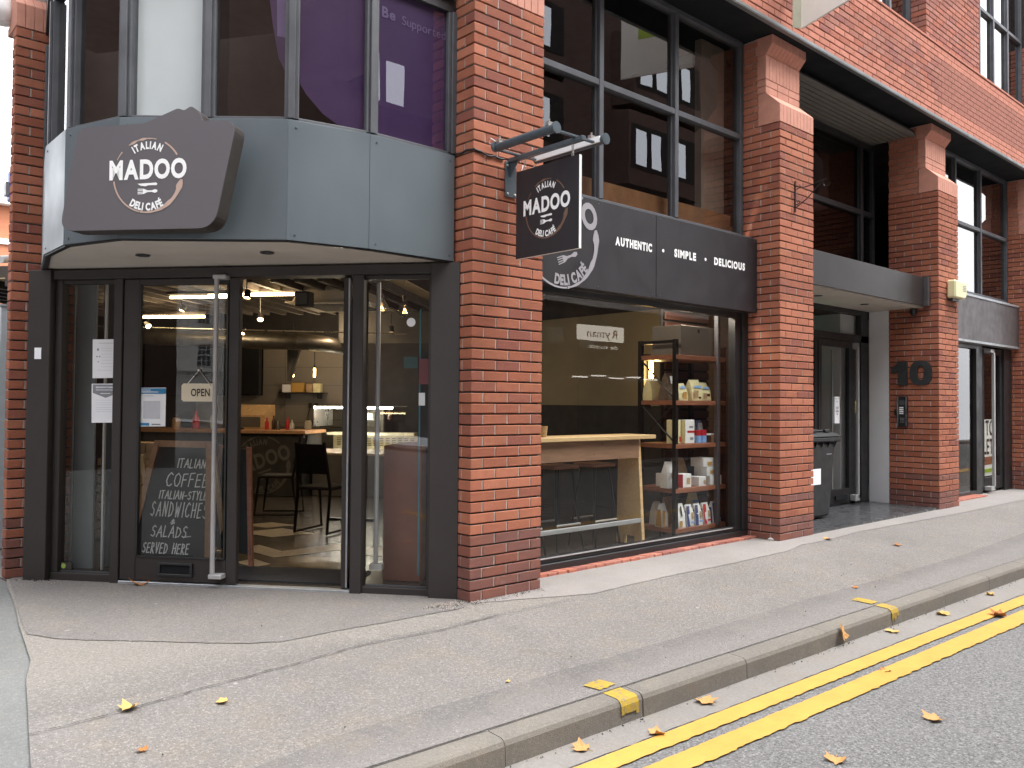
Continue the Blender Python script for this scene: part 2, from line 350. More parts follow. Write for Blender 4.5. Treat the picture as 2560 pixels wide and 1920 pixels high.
# ------------------------------------------------------------------ geometry helpers
WM = {}      # world matrix of every object built, for parenting
I4 = Matrix.Identity(4)
class MB:
    def __init__(s, M=None): s.v = []; s.f = []; s.mi = []; s.M = M or I4
    def add(s, vs, fs, mi=0, M=None):
        b = len(s.v); T = s.M @ M if M else s.M
        s.v += [T @ Vector(p) for p in vs]; s.f += [tuple(b+i for i in q) for q in fs]; s.mi += [mi]*len(fs); return s
    def box(s, x0, x1, y0, y1, z0, z1, mi=0, M=None):
        vs = [(x, y, z) for z in (z0, z1) for y in (y0, y1) for x in (x0, x1)]
        return s.add(vs, [(0, 2, 3, 1), (4, 5, 7, 6), (0, 1, 5, 4), (2, 6, 7, 3), (0, 4, 6, 2), (1, 3, 7, 5)], mi, M)
    def quad(s, a, b, c, d, mi=0): return s.add([a, b, c, d], [(0, 1, 2, 3)], mi)
    def prism(s, pts, a0, a1, axis='z', mi=0, M=None):
        n = len(pts)
        mk = {'z': lambda p, a: (p[0], p[1], a), 'y': lambda p, a: (p[0], a, p[1]), 'x': lambda p, a: (a, p[0], p[1])}[axis]
        vs = [mk(p, a0) for p in pts]+[mk(p, a1) for p in pts]
        fs = [tuple(range(n)), tuple(range(2*n-1, n-1, -1))]+[(i, i+n, (i+1) % n+n, (i+1) % n) for i in range(n)]
        return s.add(vs, fs, mi, M)
    def flat(s, pts, a, axis='y', mi=0):
        mk = {'z': lambda p: (p[0], p[1], a), 'y': lambda p: (p[0], a, p[1]), 'x': lambda p: (a, p[0], p[1])}[axis]
        return s.add([mk(p) for p in pts], [tuple(range(len(pts)))], mi)
    def tube(s, pts, r, seg=8, mi=0, caps=True, rs=None):
        pts = [Vector(p) for p in pts]; n = len(pts); vs = []
        for i, p in enumerate(pts):
            d = (pts[min(i+1, n-1)]-pts[max(i-1, 0)]).normalized()
            a = Vector((0, 0, 1)) if abs(d.z) < .9 else Vector((1, 0, 0))
            u = d.cross(a).normalized(); w_ = d.cross(u); rr = rs[i] if rs else r
            vs += [p+(u*math.cos(2*math.pi*k/seg)+w_*math.sin(2*math.pi*k/seg))*rr for k in range(seg)]
        fs = [(i*seg+k, i*seg+(k+1) % seg, (i+1)*seg+(k+1) % seg, (i+1)*seg+k) for i in range(n-1) for k in range(seg)]
        if caps: fs += [tuple(range(seg-1, -1, -1)), tuple((n-1)*seg+k for k in range(seg))]
        return s.add(vs, fs, mi)
    def lathe(s, prof, c=(0, 0, 0), seg=16, mi=0, M=None):
        vs = []; n = len(prof)
        for r, z in prof: vs += [(c[0]+r*math.cos(2*math.pi*k/seg), c[1]+r*math.sin(2*math.pi*k/seg), c[2]+z) for k in range(seg)]
        fs = [(i*seg+k, i*seg+(k+1) % seg, (i+1)*seg+(k+1) % seg, (i+1)*seg+k) for i in range(n-1) for k in range(seg)]
        return s.add(vs, fs, mi, M)
def meshof(name, mb, mats, bevel=0, smooth=False, inv=None, recalc=True):
    me = bpy.data.meshes.new(name)
    me.from_pydata([tuple(inv @ p) if inv else tuple(p) for p in mb.v], [], mb.f)
    for k in mats: me.materials.append(MATS[k])
    if len(mats) > 1: me.polygons.foreach_set('material_index', mb.mi)
    if bevel or recalc:
        bm = bmesh.new(); bm.from_mesh(me)
        if recalc: bmesh.ops.recalc_face_normals(bm, faces=bm.faces)
        if bevel:
            es = [e for e in bm.edges if len(e.link_faces) == 2 and e.calc_face_angle(0) > .6]
            bmesh.ops.bevel(bm, geom=es, offset=bevel, segments=1, affect='EDGES', clamp_overlap=True)
        bm.to_mesh(me); bm.free()
    if smooth:
        for p in me.polygons: p.use_smooth = True
        try: me.set_sharp_from_angle(angle=R(40))
        except Exception: pass
    me.update(); return me
def link(o, parent=None, M=None):
    COL.objects.link(o); WM[o.name] = M or I4
    if parent:
        o.parent = parent; o.matrix_basis = WM[parent.name].inverted() @ WM[o.name]
    else: o.matrix_basis = WM[o.name]
    return o
def part(name, mb, mat, parent, bevel=0, smooth=False, label=None, recalc=True):
    mats = [mat] if isinstance(mat, str) else mat
    PM = WM[parent.name]
    o = bpy.data.objects.new(name, meshof(name, mb, mats, bevel, smooth, PM.inverted(), recalc))
    link(o, parent, PM.copy())
    if label: o['label'] = label
    return o
def tag(o, label, cat, group=None):
    o['label'] = label; o['category'] = cat
    if group: o['group'] = group
    return o
def thing(name, label, cat, loc=(0, 0, 0), rz=0, group=None, kind=None):
    o = bpy.data.objects.new(name, None); o.empty_display_size = .1
    link(o, None, Matrix.Translation(loc) @ Matrix.Rotation(rz, 4, 'Z'))
    tag(o, label, cat, group)
    if kind: o['kind'] = kind
    return o
def solo(name, mb, mat, label=None, cat=None, group=None, kind=None, loc=(0, 0, 0), bevel=0, smooth=False, recalc=True):
    mats = [mat] if isinstance(mat, str) else mat
    M = Matrix.Translation(loc)
    o = bpy.data.objects.new(name, meshof(name, mb, mats, bevel, smooth, M.inverted(), recalc)); link(o, None, M)
    if label: tag(o, label, cat, group)
    if kind: o['kind'] = kind
    return o
def copy_thing(o, M, label, parent=None):
    c = o.copy(); COL.objects.link(c); WM[c.name] = M
    if parent: c.parent = parent; c.matrix_basis = o.matrix_basis.copy(); WM[c.name] = WM[parent.name] @ o.matrix_basis
    else: c.matrix_basis = M
    if label: c['label'] = label
    for ch in [k for k in KIDS(o)]: copy_thing(ch, None, None, c)
    return c
def KIDS(o): return [k for k in list(COL.objects) if k.parent == o]

# local frame of the splayed corner shopfront: X to the right, Y into the cafe, Z up
TS = Vector((-.633, .774, 0)); NS = Vector((.774, .633, 0)); P0 = Vector((0, .17, 0))
BAY = Matrix(((-TS.x, NS.x, 0, P0.x), (-TS.y, NS.y, 0, P0.y), (0, 0, 1, 0), (0, 0, 0, 1)))
def B(s_, d, z): return BAY @ Vector((-s_, d, z))
def bbox_(mb_, s0, s1, d0, d1, z0, z1, mi=0): return mb_.box(-s1, -s0, d0, d1, z0, z1, mi)
def thingB(name, label, cat, s_, d, z=0, rz=0, group=None):
    o = bpy.data.objects.new(name, None); o.empty_display_size = .1
    link(o, None, Matrix.Translation(B(s_, d, z)) @ Matrix.Rotation(math.atan2(-TS.y, -TS.x)+rz, 4, 'Z')); return tag(o, label, cat, group)

# ------------------------------------------------------------------ lettering (outline glyphs of Blender's own font, and hand-drawn strokes)
GL = {}
def glyphs(keys):
    tmp = []
    for ch, off in keys:
        if (ch, off) in GL: continue
        cu = bpy.data.curves.new('g', 'FONT'); cu.body = ch; cu.size = 1; cu.offset = off; cu.resolution_u = 4
        o = bpy.data.objects.new('g', cu); COL.objects.link(o); tmp.append(((ch, off), o, cu))
    bpy.context.view_layer.update(); dg = bpy.context.evaluated_depsgraph_get()
    for k, o, cu in tmp:
        me = o.evaluated_get(dg).to_mesh()
        vs = [(v.co.x, v.co.y) for v in me.vertices]; fs = [tuple(p.vertices) for p in me.polygons]
        xs = [a for a, b in vs]; x0 = min(xs); GL[k] = ([(a-x0, b) for a, b in vs], fs, max(xs)-x0)
        o.to_mesh_clear()
    for k, o, cu in tmp:
        bpy.data.objects.remove(o); bpy.data.curves.remove(cu)
def layout(text, size, off, gap=.09, space=.3):
    x = 0; out = []
    for ch in text:
        if ch == ' ': x += space*size; continue
        vs, fs, wd = GL[(ch, off)]; out.append((ch, x, wd*size)); x += (wd+gap)*size
    return out, x-gap*size
def put_text(mb_, text, size, off, P, ax, ay, align='c', gap=.09, space=.3, mi=0, sx=1, width=None):
    """P origin, ax, ay unit vectors of the writing plane."""
    P, ax, ay = Vector(P), Vector(ax), Vector(ay); lay, W = layout(text, size, off, gap, space)
    if width: sx = width/W
    W *= sx
    x0 = -W/2 if align == 'c' else (0 if align == 'l' else -W)
    for ch, x, wd in lay:
        vs, fs, _ = GL[(ch, off)]
        mb_.add([P+ax*(x0+(x+a*size)*sx)+ay*(b*size) for a, b in vs], fs, mi)
def arc_text(mb_, text, size, off, C, ax, ay, rad, mid, bottom=False, gap=.09, space=.3, mi=0, sx=1):
    C, ax, ay = Vector(C), Vector(ax), Vector(ay); lay, W = layout(text, size, off, gap, space); W *= sx; lay = [(a, b*sx, c*sx) for a, b, c in lay]
    for ch, x, wd in lay:
        vs, fs, _ = GL[(ch, off)]; u = (x+wd/2-W/2)/rad
        th = mid+u if not bottom else mid-u          # clockwise from top
        if bottom: cx, cy = math.sin(th)*rad, math.cos(th)*rad; rx = Vector((-math.cos(th), math.sin(th))); ry = Vector((-math.sin(th), -math.cos(th)))
        else: cx, cy = math.sin(th)*rad, math.cos(th)*rad; rx = Vector((math.cos(th), -math.sin(th))); ry = Vector((math.sin(th), math.cos(th)))
        q = []
        for a, b in vs:
            p = Vector((cx, cy))+rx*(a*size*sx-wd/2)+ry*(b*size); q.append(C+ax*p.x+ay*p.y)
        mb_.add(q, fs, mi)
ALL = set()
for tx, off in (('ITALIANMDOECFÉ', .05), ('MADO', .042), ('AUTHENICSMPLDOU•', .055), ('OPEN', .02), ('Be', .03), ('Supported', .0), ('Rymanthesioc', .0), ('10', .09), ('TOLETB', .015), ('R', .04), ('DELICAFÉ', .05)):
    for ch in tx: ALL.add((ch, off))
glyphs(sorted(ALL))
STK = {'A': [[(0, 0), (.45, 1), (.8, 0)], [(.15, .38), (.72, .4)]], 'C': [[(.75, .85), (.45, 1), (.12, .75), (0, .4), (.2, .05), (.5, 0), (.75, .15)]],
 'D': [[(.05, 0), (.05, 1)], [(.0, 1), (.5, .85), (.72, .5), (.5, .12), (0, 0)]], 'E': [[(.6, 1), (.03, .97), (0, 0), (.62, .03)], [(.02, .52), (.5, .54)]],
 'F': [[(.62, 1), (.04, .97), (0, 0)], [(.03, .52), (.5, .54)]], 'H': [[(0, 0), (.03, 1)], [(.62, 0), (.65, 1)], [(.02, .5), (.64, .52)]],
 'I': [[(.1, 0), (.12, 1)]], 'L': [[(.03, 1), (0, 0), (.55, .03)]], 'N': [[(0, 0), (.03, 1), (.6, 0), (.65, 1)]], 'O': [[(.4, 1), (.08, .8), (0, .4), (.2, .04), (.5, 0), (.75, .3), (.74, .75), (.4, 1)]],
 'R': [[(0, 0), (.03, 1), (.45, .92), (.5, .68), (.05, .5), (.6, 0)]], 'S': [[(.6, .88), (.35, 1), (.08, .82), (.15, .6), (.5, .45), (.58, .2), (.35, 0), (0, .12)]],
 'T': [[(.33, 0), (.35, 1)], [(0, .97), (.7, 1)]], 'V': [[(0, 1), (.33, 0), (.65, 1)]], 'W': [[(0, 1), (.2, 0), (.42, .7), (.65, 0), (.88, 1)]],
 'Y': [[(0, 1), (.3, .5), (.62, 1)], [(.3, .5), (.28, 0)]], '-': [[(.05, .45), (.5, .47)]], '&': [[(.6, .1), (.15, .7), (.3, .98), (.45, .75), (.05, .3), (.2, 0), (.6, .4)]]}
def chalk(mb_, text, x, z, h, wscale=.62, th=.006, M=None, y=0, jit=.03, width=None):
    if width: wscale = (width/h-sum(.45 if c == ' ' else .2 for c in text)+.2)/sum(max(p[0] for s_ in STK[c] for p in s_) for c in text if c != ' ')
    for ch in text:
        if ch == ' ': x += h*.45; continue
        g = STK[ch]; mxw = max(p[0] for s_ in g for p in s_)
        jz = rnd.uniform(-jit, jit)*h; jh = 1+rnd.uniform(-.05, .05)
        for s_ in g:
            for (a, b), (c, d) in zip(s_, s_[1:]):
                p = Vector((x+(a+.12*b)*h*wscale, z+jz+b*h*jh)); q = Vector((x+(c+.12*d)*h*wscale, z+jz+d*h*jh))
                dr = (q-p).normalized()*th*.4; nn = Vector((-dr.y, dr.x))/.4*.5
                mb_.flat([(p-dr-nn)[:], (q+dr-nn)[:], (q+dr+nn)[:], (p-dr+nn)[:]], y, 'y')
        x += (mxw*wscale+.2)*h
    return x
def arcband(mb_, C, ax, ay, rad, a0, a1, w0, w1, n=16, mi=0, blob=None):
    C, ax, ay = Vector(C), Vector(ax), Vector(ay); vs = []
    for i in range(n+1):
        t_ = i/n; th = R(a0+(a1-a0)*t_); wd = (w0+(w1-w0)*t_)
        if blob: wd = blob(t_)
        for rr in (rad-wd*.65, rad+wd*.35):
            vs.append(C+ax*math.sin(th)*rr+ay*math.cos(th)*rr)
    mb_.add(vs, [(2*i, 2*i+1, 2*i+3, 2*i+2) for i in range(n)], mi)
def logo(parent, wmat, tmat, C, ax, ay, rad, mk=None, M=None):
    """the cafe's round logo, each word and each arc a part of the sign that carries it."""
    C = Vector(C); ax, ay = Vector(ax), Vector(ay); MK = (lambda: MB(M)) if M else MB
    def ring(a0, a1, w0, w1, blob=None):
        q = MK(); arcband(q, C, ax, ay, rad, a0, a1, w0, w1, blob=blob); part('logo_arc', q, tmat, parent, recalc=False)
    ring(-34, 14, .02*rad, .05*rad, lambda t_: rad*(.025+.05*math.sin(t_*9)**2*(t_ < .8)))
    ring(29, 58, .04*rad, .05*rad); ring(-64, -49, .02*rad, .035*rad); ring(193, 262, .035*rad, .045*rad)
    ring(98, 192, .1*rad, .03*rad, lambda t_: rad*(.03+.13*math.exp(-((t_-.12)/.1)**2)+.07*math.exp(-((t_-.45)/.2)**2)+.03*math.sin(t_*17)**2))
    q = MK(); arc_text(q, 'ITALIAN', .27*rad, .05, C, ax, ay, .72*rad, -.02, sx=.66); part('lettering', q, wmat, parent, recalc=False)
    q = MK(); arc_text(q, 'DELI CAFÉ', .27*rad, .05, C, ax, ay, .94*rad, math.pi+.03, True, space=.35, sx=.72); part('lettering', q, wmat, parent, recalc=False)
    q = MK(); put_text(q, 'MADOO', .70*rad, .042, C+ay*(-.075*rad), ax, ay, gap=.06, width=2.24*rad); part('lettering', q, wmat, parent, recalc=False)
    k = [(-.29, .02), (-.2, -.035), (-.05, -.055), (.02, -.03), (.1, -.03), (.26, -.035), (.29, 0), (.25, .04), (.1, .03), (-.05, .03)]
    c1 = C+ay*(-.24*rad); q = MK(); q.add([c1+ax*a*rad+ay*b*rad for a, b in k], [tuple(range(len(k)))]); part('knife_emblem', q, wmat, parent, recalc=False)
    c2 = C+ay*(-.43*rad); q = MK()
    f_ = [(-.28, -.075), (-.1, -.07), (0, -.025), (.12, -.02), (.22, -.05), (.29, -.02), (.29, .03), (.22, .05), (.12, .02), (0, .025), (-.1, .07), (-.28, .075), (-.28, .055), (-.13, .048), (-.13, .032), (-.28, .035), (-.28, .012), (-.13, .012), (-.13, -.012), (-.28, -.012), (-.28, -.035), (-.13, -.032), (-.13, -.048), (-.28, -.055)]
    q.add([c2+ax*a*rad+ay*b*rad for a, b in f_], [tuple(range(len(f_)))]); part('fork_emblem', q, wmat, parent, recalc=False)
# ------------------------------------------------------------------ the ground
def gz(y): return .068*min(y, 0) if y > -1.6 else .068*-1.6 + .02*(y+1.6)
KY = lambda x: -1.69-.02*x            # front line of the kerb
def sheet(name, pts, off, mat, kind='structure', nx=1):
    """flat-shaded ground sheet following the fall of the pavement; pts = outline in plan."""
    if off > .002:          # ragged, hand-raked edges
        q = []
        for (xa, ya), (xb, yb) in zip(pts, pts[1:]+pts[:1]):
            n = max(1, int(math.hypot(xb-xa, yb-ya)/.05)) if xa < 9 else 1
            q += [(xa+(xb-xa)*i/n+rnd.uniform(-.004, .004), ya+(yb-ya)*i/n+rnd.uniform(-.006, .006)) for i in range(n)]
        pts = q
    bm = bmesh.new(); f = bm.faces.new([bm.verts.new((x, y, 0)) for x, y in pts])
    for yy in (0, -.3, -.6, -.9, -1.2, -1.5, -1.6):
        bmesh.ops.bisect_plane(bm, geom=bm.verts[:]+bm.edges[:]+bm.faces[:], plane_co=(0, yy, 0), plane_no=(0, 1, 0))
    bmesh.ops.triangulate(bm, faces=bm.faces[:])
    for v in bm.verts: v.co.z = gz(v.co.y)+off
    bmesh.ops.recalc_face_normals(bm, faces=bm.faces)
    for f in bm.faces:
        if f.normal.z < 0: f.normal_flip()
    me = bpy.data.meshes.new(name); bm.to_mesh(me); bm.free(); me.materials.append(MATS[mat])
    o = bpy.data.objects.new(name, me); link(o); o['kind'] = kind; return o
sheet('ground', [(-400, 400), (-400, -1.2), (-3.2, KY(-3.2)+.14), (60, KY(60)+.14), (60, 3), (400, 3), (400, 400)], -.012, 'tarmac_side')
sheet('pavement', [(-2.25, 3.4), (-2.19, 2.79), (-2.24, 2.5), (-2.3, 2.0), (-2.36, 1.6), (-2.41, 1.3), (-2.46, .93), (-2.52, .5), (-2.61, .17), (-2.7, -.3), (-2.79, -.77), (-2.86, -1.2), (-2.9, KY(-2.9)+.12), (12, KY(12)+.12), (30, KY(30)+.12), (30, .6), (4.6, .6), (.3, .6), (-1.6, 2.9)], 0, 'tarmac_path')
wob = lambda a, b: a+rnd.uniform(-b, b)
l2 = [(-2.74, -.50), (-2.39, -.48), (-2.0, -.43), (-1.56, -.385), (-1.04, -.325), (-.49, -.36), (.04, -.31), (.9, -.29), (1.82, -.27), (2.7, -.29), (3.63, -.28), (4.0, -.2), (4.5, -.22), (5.3, -.17), (7.8, -.25), (12, -.25)]
sheet('pavement_patch', [(-2.42, 1.05), (-2.32, .85), (-2.2, .7), (-2.05, .56), (-1.85, .36), (-1.7, .20), (-1.55, .06), (-1.38, -.03), (-1.1, -.03), (-.7, -.05), (-.12, -.07), (-.02, -.02), (.0, .15), (.05, .35), (-1.6, 2.75), (-2.1, 3.0), (-2.18, 2.75), (-2.27, 2.1), (-2.38, 1.4)], .004, 'tarmac_patch')
sheet('pavement_edge_strip', [(.0, -.02)]+[(x, y) for x, y in l2 if x > .5]+[(12, .45), (.02, .45)], .004, 'tarmac_concrete')
sheet('pavement_kerb_strip', [(-2.86, -1.3), (-2.12, -1.28), (-1.7, -1.22), (-1.39, -1.21), (-.89, -1.24), (-.38, -1.23), (.29, -1.24), (1.2, -1.25), (2.39, -1.25), (3.33, -1.27), (5.04, -1.28), (7.2, -1.2), (12, -1.2), (12, KY(12)+.125), (-2.89, KY(-2.89)+.125)], .004, 'tarmac_dark')
# joint cracks along the old trench line
mb = MB()
cr = []
for (xa, ya), (xb, yb) in zip(l2[:7], l2[1:7]):
    for k in range(9): t_ = k/9; cr.append((xa+(xb-xa)*t_, ya+(yb-ya)*t_+rnd.uniform(-.006, .006)))
for (x, y), (x1, y1) in zip(cr, cr[1:]):
    wd = rnd.uniform(.001, .0045); z = gz(y)+.009
    mb.quad((x, y-wd, z), (x1, y1-wd, z), (x1, y1+wd, z), (x, y+wd, z))
solo('pavement_crack', mb, 'mortar_bed', kind='structure')
# kerb: one stone after another
KZ = -.113
kerb = thing('kerb', 'concrete kerb running beside the double yellow lines', 'kerb', (0, -1.7, -.24), kind='structure')
jx = -.234
ks = sorted([jx+.915*k for k in range(-4, 36)])
KM = []
for i, x in enumerate(ks[:-1]):
    a, b = x+.003, ks[i+1]-.003; m_ = MB(); dz = rnd.uniform(-.0015, .0015)
    dy = rnd.uniform(-.002, .002)
    prof = lambda xx: [(KY(xx)+dy, -.40), (KY(xx)+dy-.0, -.235), (KY(xx)+.004+dy, KZ-.03+dz), (KY(xx)+.014+dy, KZ-.010+dz), (KY(xx)+.03+dy, KZ-.001+dz), (KY(xx)+.127, KZ+.004+dz), (KY(xx)+.127, -.4)]
    pa, pb = prof(a), prof(b); n = len(pa)
    m_.add([(a, y, z) for y, z in pa]+[(b, y, z) for y, z in pb], [tuple(range(n)), tuple(range(2*n-1, n-1, -1))]+[(q, q+n, (q+1) % n+n, (q+1) % n) for q in range(n)])
    o = part('kerb_stone', m_, 'kerb_concrete', kerb)
def rdz(y): return -.235+.012*min(1, (-1.7-y)/3)
def roadsheet(name, ya, yb, off, mat, x0=-6, x1=40, kind='structure', rag=(0, 0), step=.06, parent=None):
    m_ = MB(); n = int((x1-x0)/step); t_ = [(x0+(x1-x0)*i/n) for i in range(n+1)]
    pa = [(x, ya(x)+rnd.uniform(-1, 1)*rag[0]) for x in t_]; pb = [(x, yb(x)+rnd.uniform(-1, 1)*rag[1]) for x in t_]
    m_.add([(x, y, rdz(y)+off) for x, y in pa]+[(x, y, rdz(y)+off) for x, y in pb], [(i+n+1, i+n+2, i+1, i) for i in range(n)])
    return solo(name, m_, mat, kind=kind) if not parent else part(name, m_, mat, parent)
roadsheet('road', lambda x: -1.65, lambda x: -8.2, 0, 'tarmac_road', -60, 80, step=4)
roadsheet('road_channel', lambda x: KY(x)+.01, lambda x: -1.885-.03*x, .004, 'channel_concrete', -6, 40, rag=(0, .006))
roadsheet('yellow_line', lambda x: -1.90-.032*x, lambda x: -2.018-.034*x, .008, 'yellow_paint', -6, 25, rag=(.002, .005), step=.03)
roadsheet('yellow_line', lambda x: -2.092-.030*x, lambda x: -2.232-.034*x, .008, 'yellow_paint', -6, 25, rag=(.003, .008), step=.03)
mb = MB(); mb.box(-60, 80, -9.0, -8.2, -.4, -.11); solo('far_pavement', mb, 'tarmac_path', kind='structure')
# yellow loading marks sprayed over the kerb
def kmark(x0, x1):
    m_ = MB(); k = 6
    pr_ = [(-1.45, .006), (-1.565, .006)]
    for i in range(k):
        a = x0+(x1-x0)*i/k; b = x0+(x1-x0)*(i+1)/k
        jag = rnd.uniform(0, .02); cut = rnd.uniform(0, .03)
        pts = [(KY(a)+.125, KZ+.0055), (KY(a)+.03, KZ+.001), (KY(a)+.012, KZ-.009), (KY(a)+.0005, KZ-.032), (KY(a)-.002, KZ-.085+cut)]
        for (y, z), (y2, z2) in zip(pts, pts[1:]): m_.quad((a, y-.0015, z+.0018), (b, y-.0015, z+.0018), (b, y2-.0015, z2+.0018), (a, y2-.0015, z2+.0018))
        y0, y1 = -1.44-jag, KY(a)+.15+rnd.uniform(-.01, .01)
        m_.quad((a-.03, y0, gz(y0)+.010), (b-.03, y0, gz(y0)+.010), (b, y1, gz(y1)+.010), (a, y1, gz(y1)+.010))
    o = solo('kerb_marking', m_, 'kerb_paint', kind='structure'); return o
kmark(-.40, -.27); kmark(2.50, 2.61)

# ------------------------------------------------------------------ brick pillars
ZI = lambda k: (54-k)*.075
BR = {}
def brickmesh(lx, ly, lz, mat, var):
    k = (round(lx, 3), round(ly, 3), round(lz, 3), mat, var)
    if k not in BR:
        r_ = random.Random(str(k)); m_ = MB(); m_.box(-lx/2, lx/2, -ly/2, ly/2, -lz/2, lz/2)
        me = meshof('brick', m_, [mat], bevel=.0035 if 'smooth' in mat else .004)
        for v in me.vertices: v.co += Vector([r_.uniform(-1, 1)*(.0007 if 'smooth' in mat else .0014) for _ in range(3)])
        BR[k] = me
    return BR[k]
def brick(x0, x1, y0, y1, z0, z1, mat, parent, cx=(0, 0)):
    o = bpy.data.objects.new('brick', brickmesh(x1-x0, y1-y0, z1-z0, mat, rnd.randrange(4)))
    jit = (rnd.uniform(-.0012, .0012) if cx[0] else 0, rnd.uniform(-.0015, .0015) if cx[1] else 0)
    P = WM[parent.name].inverted() @ Vector(((x0+x1)/2+jit[0], (y0+y1)/2+jit[1], (z0+z1)/2+rnd.uniform(-.0008, .0008)))
    COL.objects.link(o); o.parent = parent; o.location = P
    return o
def rowmat(r):
    if r >= 48: return 'brick_plinth' if (r >= 51 or rnd.random() < .45) else 'brick_rustic'
    if r in (12, 13, 14, 23, 24, 25, 45, 46, 47): return 'brick_smooth'
    if rnd.random() < .13: return 'brick_smooth'
    return 'brick_rustic'
def capprof():      # (y, z) outline of the moulded head of a pillar
    return [(0, 4.205), (0, 4.388), (.16, 4.535), (.16, 4.925), (.085, 5.02), (.085, 5.115), (.6, 5.115), (.6, 4.205)]
def pillar(label, X, Y, wx, dy, par, rstuff=-99, dmax=None, mirror=False):
    """front face on -Y, side face on -X; par: 0 = even rows start with a full stretcher on the front."""
    t = thing('brick_pillar', label, 'brick pillar', (X, Y, 0), kind='thing', group=None)
    core = MB(); ins = .0055
    for r in range(-2, 56):
        z0, z1 = ZI(r+1), ZI(r)
        core.box(X+ins, X+wx-ins, Y+ins, Y+dy, z0+.0055, z1-.0055, 0)
        core.box(X+.020, X+wx-.020, Y+.020, Y+dy, z0-.0055, z0+.0055, 1)
    part('mortar_joints', core, ['mortar', 'mortar_bed'], t)
    st = MB()
    for r in range(-2, 55):
        z0, z1 = ZI(r+1)+.0055, ZI(r)-.0055; mat = rowmat(r); bs = []
        full = (r % 2 == 0) == (par == 0)
        if full:
            xs = [(0, .215)]; x = .225
        else: xs = [(0, .1025)]; x = .1125
        while x < wx-.02: xs.append((x, min(x+.215, wx))); x += .225
        for i, (a, b) in enumerate(xs):
            d = .215 if (i == 0 and not full) else .1025
            if i == 0: bs.append((X+a, X+b, Y, Y+min(d, dy), (1, 1)))
            else: bs.append((X+a, X+b, Y, Y+.1025, (0, 1)))
        y = .1125 if full else .225
        while y < dy-.012: bs.append((X, X+.1025, Y+y, Y+min(y+.215, dy), (1, 0))); y += .225
        for x0, x1, y0, y1, cx in bs:
            mm = mat if rnd.random() > .08 else rowmat(r)
            if r < rstuff: st.box(x0, x1, y0, y1, z0, z1)
            else: brick(x0, x1, y0, y1, z0, z1, mm, t, cx)
    if st.v:
        o = part('brick', st, 'brick_rustic', t); o['kind'] = 'stuff'
    # moulded head
    pf = capprof(); n = int(round(wx/.0665)); hd = MB()
    for i in range(n):
        a, b = X+wx*i/n+(.0012 if i else 0), X+wx*(i+1)/n-(.0012 if i < n-1 else 0)
        for lo, hi in (((0, 4.205), (.16, 4.54)), ):
            hd.prism([(Y+.0, 4.205), (Y+.0, 4.386), (Y+.158, 4.533), (Y+.25, 4.533), (Y+.25, 4.205)], a, b, 'x')
        hd.prism([(Y+.16, 4.68), (Y+.16, 4.928), (Y+.26, 4.928), (Y+.26, 4.68)], a, b, 'x')
        hd.prism([(Y+.16, 4.931), (Y+.085, 5.022), (Y+.085, 5.113), (Y+.28, 5.113), (Y+.28, 4.931)], a, b, 'x')
    for i in range(3):
        a, b = X+wx*i/3+(.002 if i else 0), X+wx*(i+1)/3-(.002 if i < 2 else 0)
        hd.box(a, b, Y+.16, Y+.26, 4.606, 4.676); hd.box(a, b, Y+.16, Y+.26, 4.536, 4.602)
    part('moulded_head', hd, 'terracotta', t, bevel=.003)
    sd_ = MB(); sd_.box(X+.012, X+wx-.012, Y+.24, Y+dy-.005, 4.2, 5.115); part('head_core', sd_, 'mortar', t)
    for k in range(12):
        z0 = 4.205+k*.075; y = .255 if k % 2 else .31
        segs = []
        while y < dy-.012: segs.append((y, min(y+.215-(0 if segs else .05*(k % 2)), dy))); y = segs[-1][1]+.01
        for a, b in segs: brick(X, X+.1025, Y+a, Y+b, z0, z0+.065, 'brick_smooth', t, (1, 0))
        if y > .3: sd2 = (X, X+.1025, Y+.252, Y+(.245 if k % 2 else .30))
        if k % 2 == 0: brick(X+.001, X+.1025, Y+.253, Y+.298, z0, z0+.065, 'brick_smooth', t, (0, 0))
    return t
PA = pillar('brick pillar carrying the small hanging sign on its bracket', 0, 0, .665, .30, 0)
PB = pillar('brick pillar between the shop window and the recessed doorway, thin black iron bracket on it', 3.958, 0, .665, .455, 1)
PC = pillar('brick pillar bearing the dark number 10 and the door entry panel', 7.893, 0, .665, .655, 1, rstuff=3)
PE = pillar('brick pillar beyond the to let door at the street end of the building', 11.83, 0, .665, .455, 1, rstuff=2)
PD = pillar('brick pillar on the side street edge with pale repaired bricks, nearest the grey gate post', -2.197, 2.829, .44, .112, 1)
# hidden backs of the facade
mb = MB(); mb.box(.10, .655, .29, .46, -.1, 5.1); solo('pillar_back', mb, 'frame_brown', kind='structure')

# ------------------------------------------------------------------ beam and parapet above
mb = MB(); mb.box(-.4, 40, .015, .62, 5.125, 5.24); mb.box(-.4, 40, .30, 4.5, 5.24, 5.5)
beam = solo('beam', mb, 'beam_dark', kind='structure')
beam['label'] = 'dark painted beam under the brick parapet'
mb = MB(); mb.box(-.5, 40, -.03, .014, 5.118, 5.128); mb.box(-.5, 40, -.034, -.024, 5.128, 5.158); part('beam_strip', mb, 'beam_strip', beam)
par = thing('parapet', 'brick parapet band running over the pillars to the upper windows', 'brick parapet', (0, 0, 5.16), kind='structure')
core = MB(); core.box(-.5, 40, .02, .3, 5.16, 6.1, 1)
for i in range(13): core.box(-.49, 39, .005, .0199, 5.162+.0735*i+.006, 5.162+.0735*i+.0685, 0)
part('mortar_joints', core, ['mortar_red', 'mortar_bed'], par)
fx = MB(); fs_ = MB(); cnt = 0
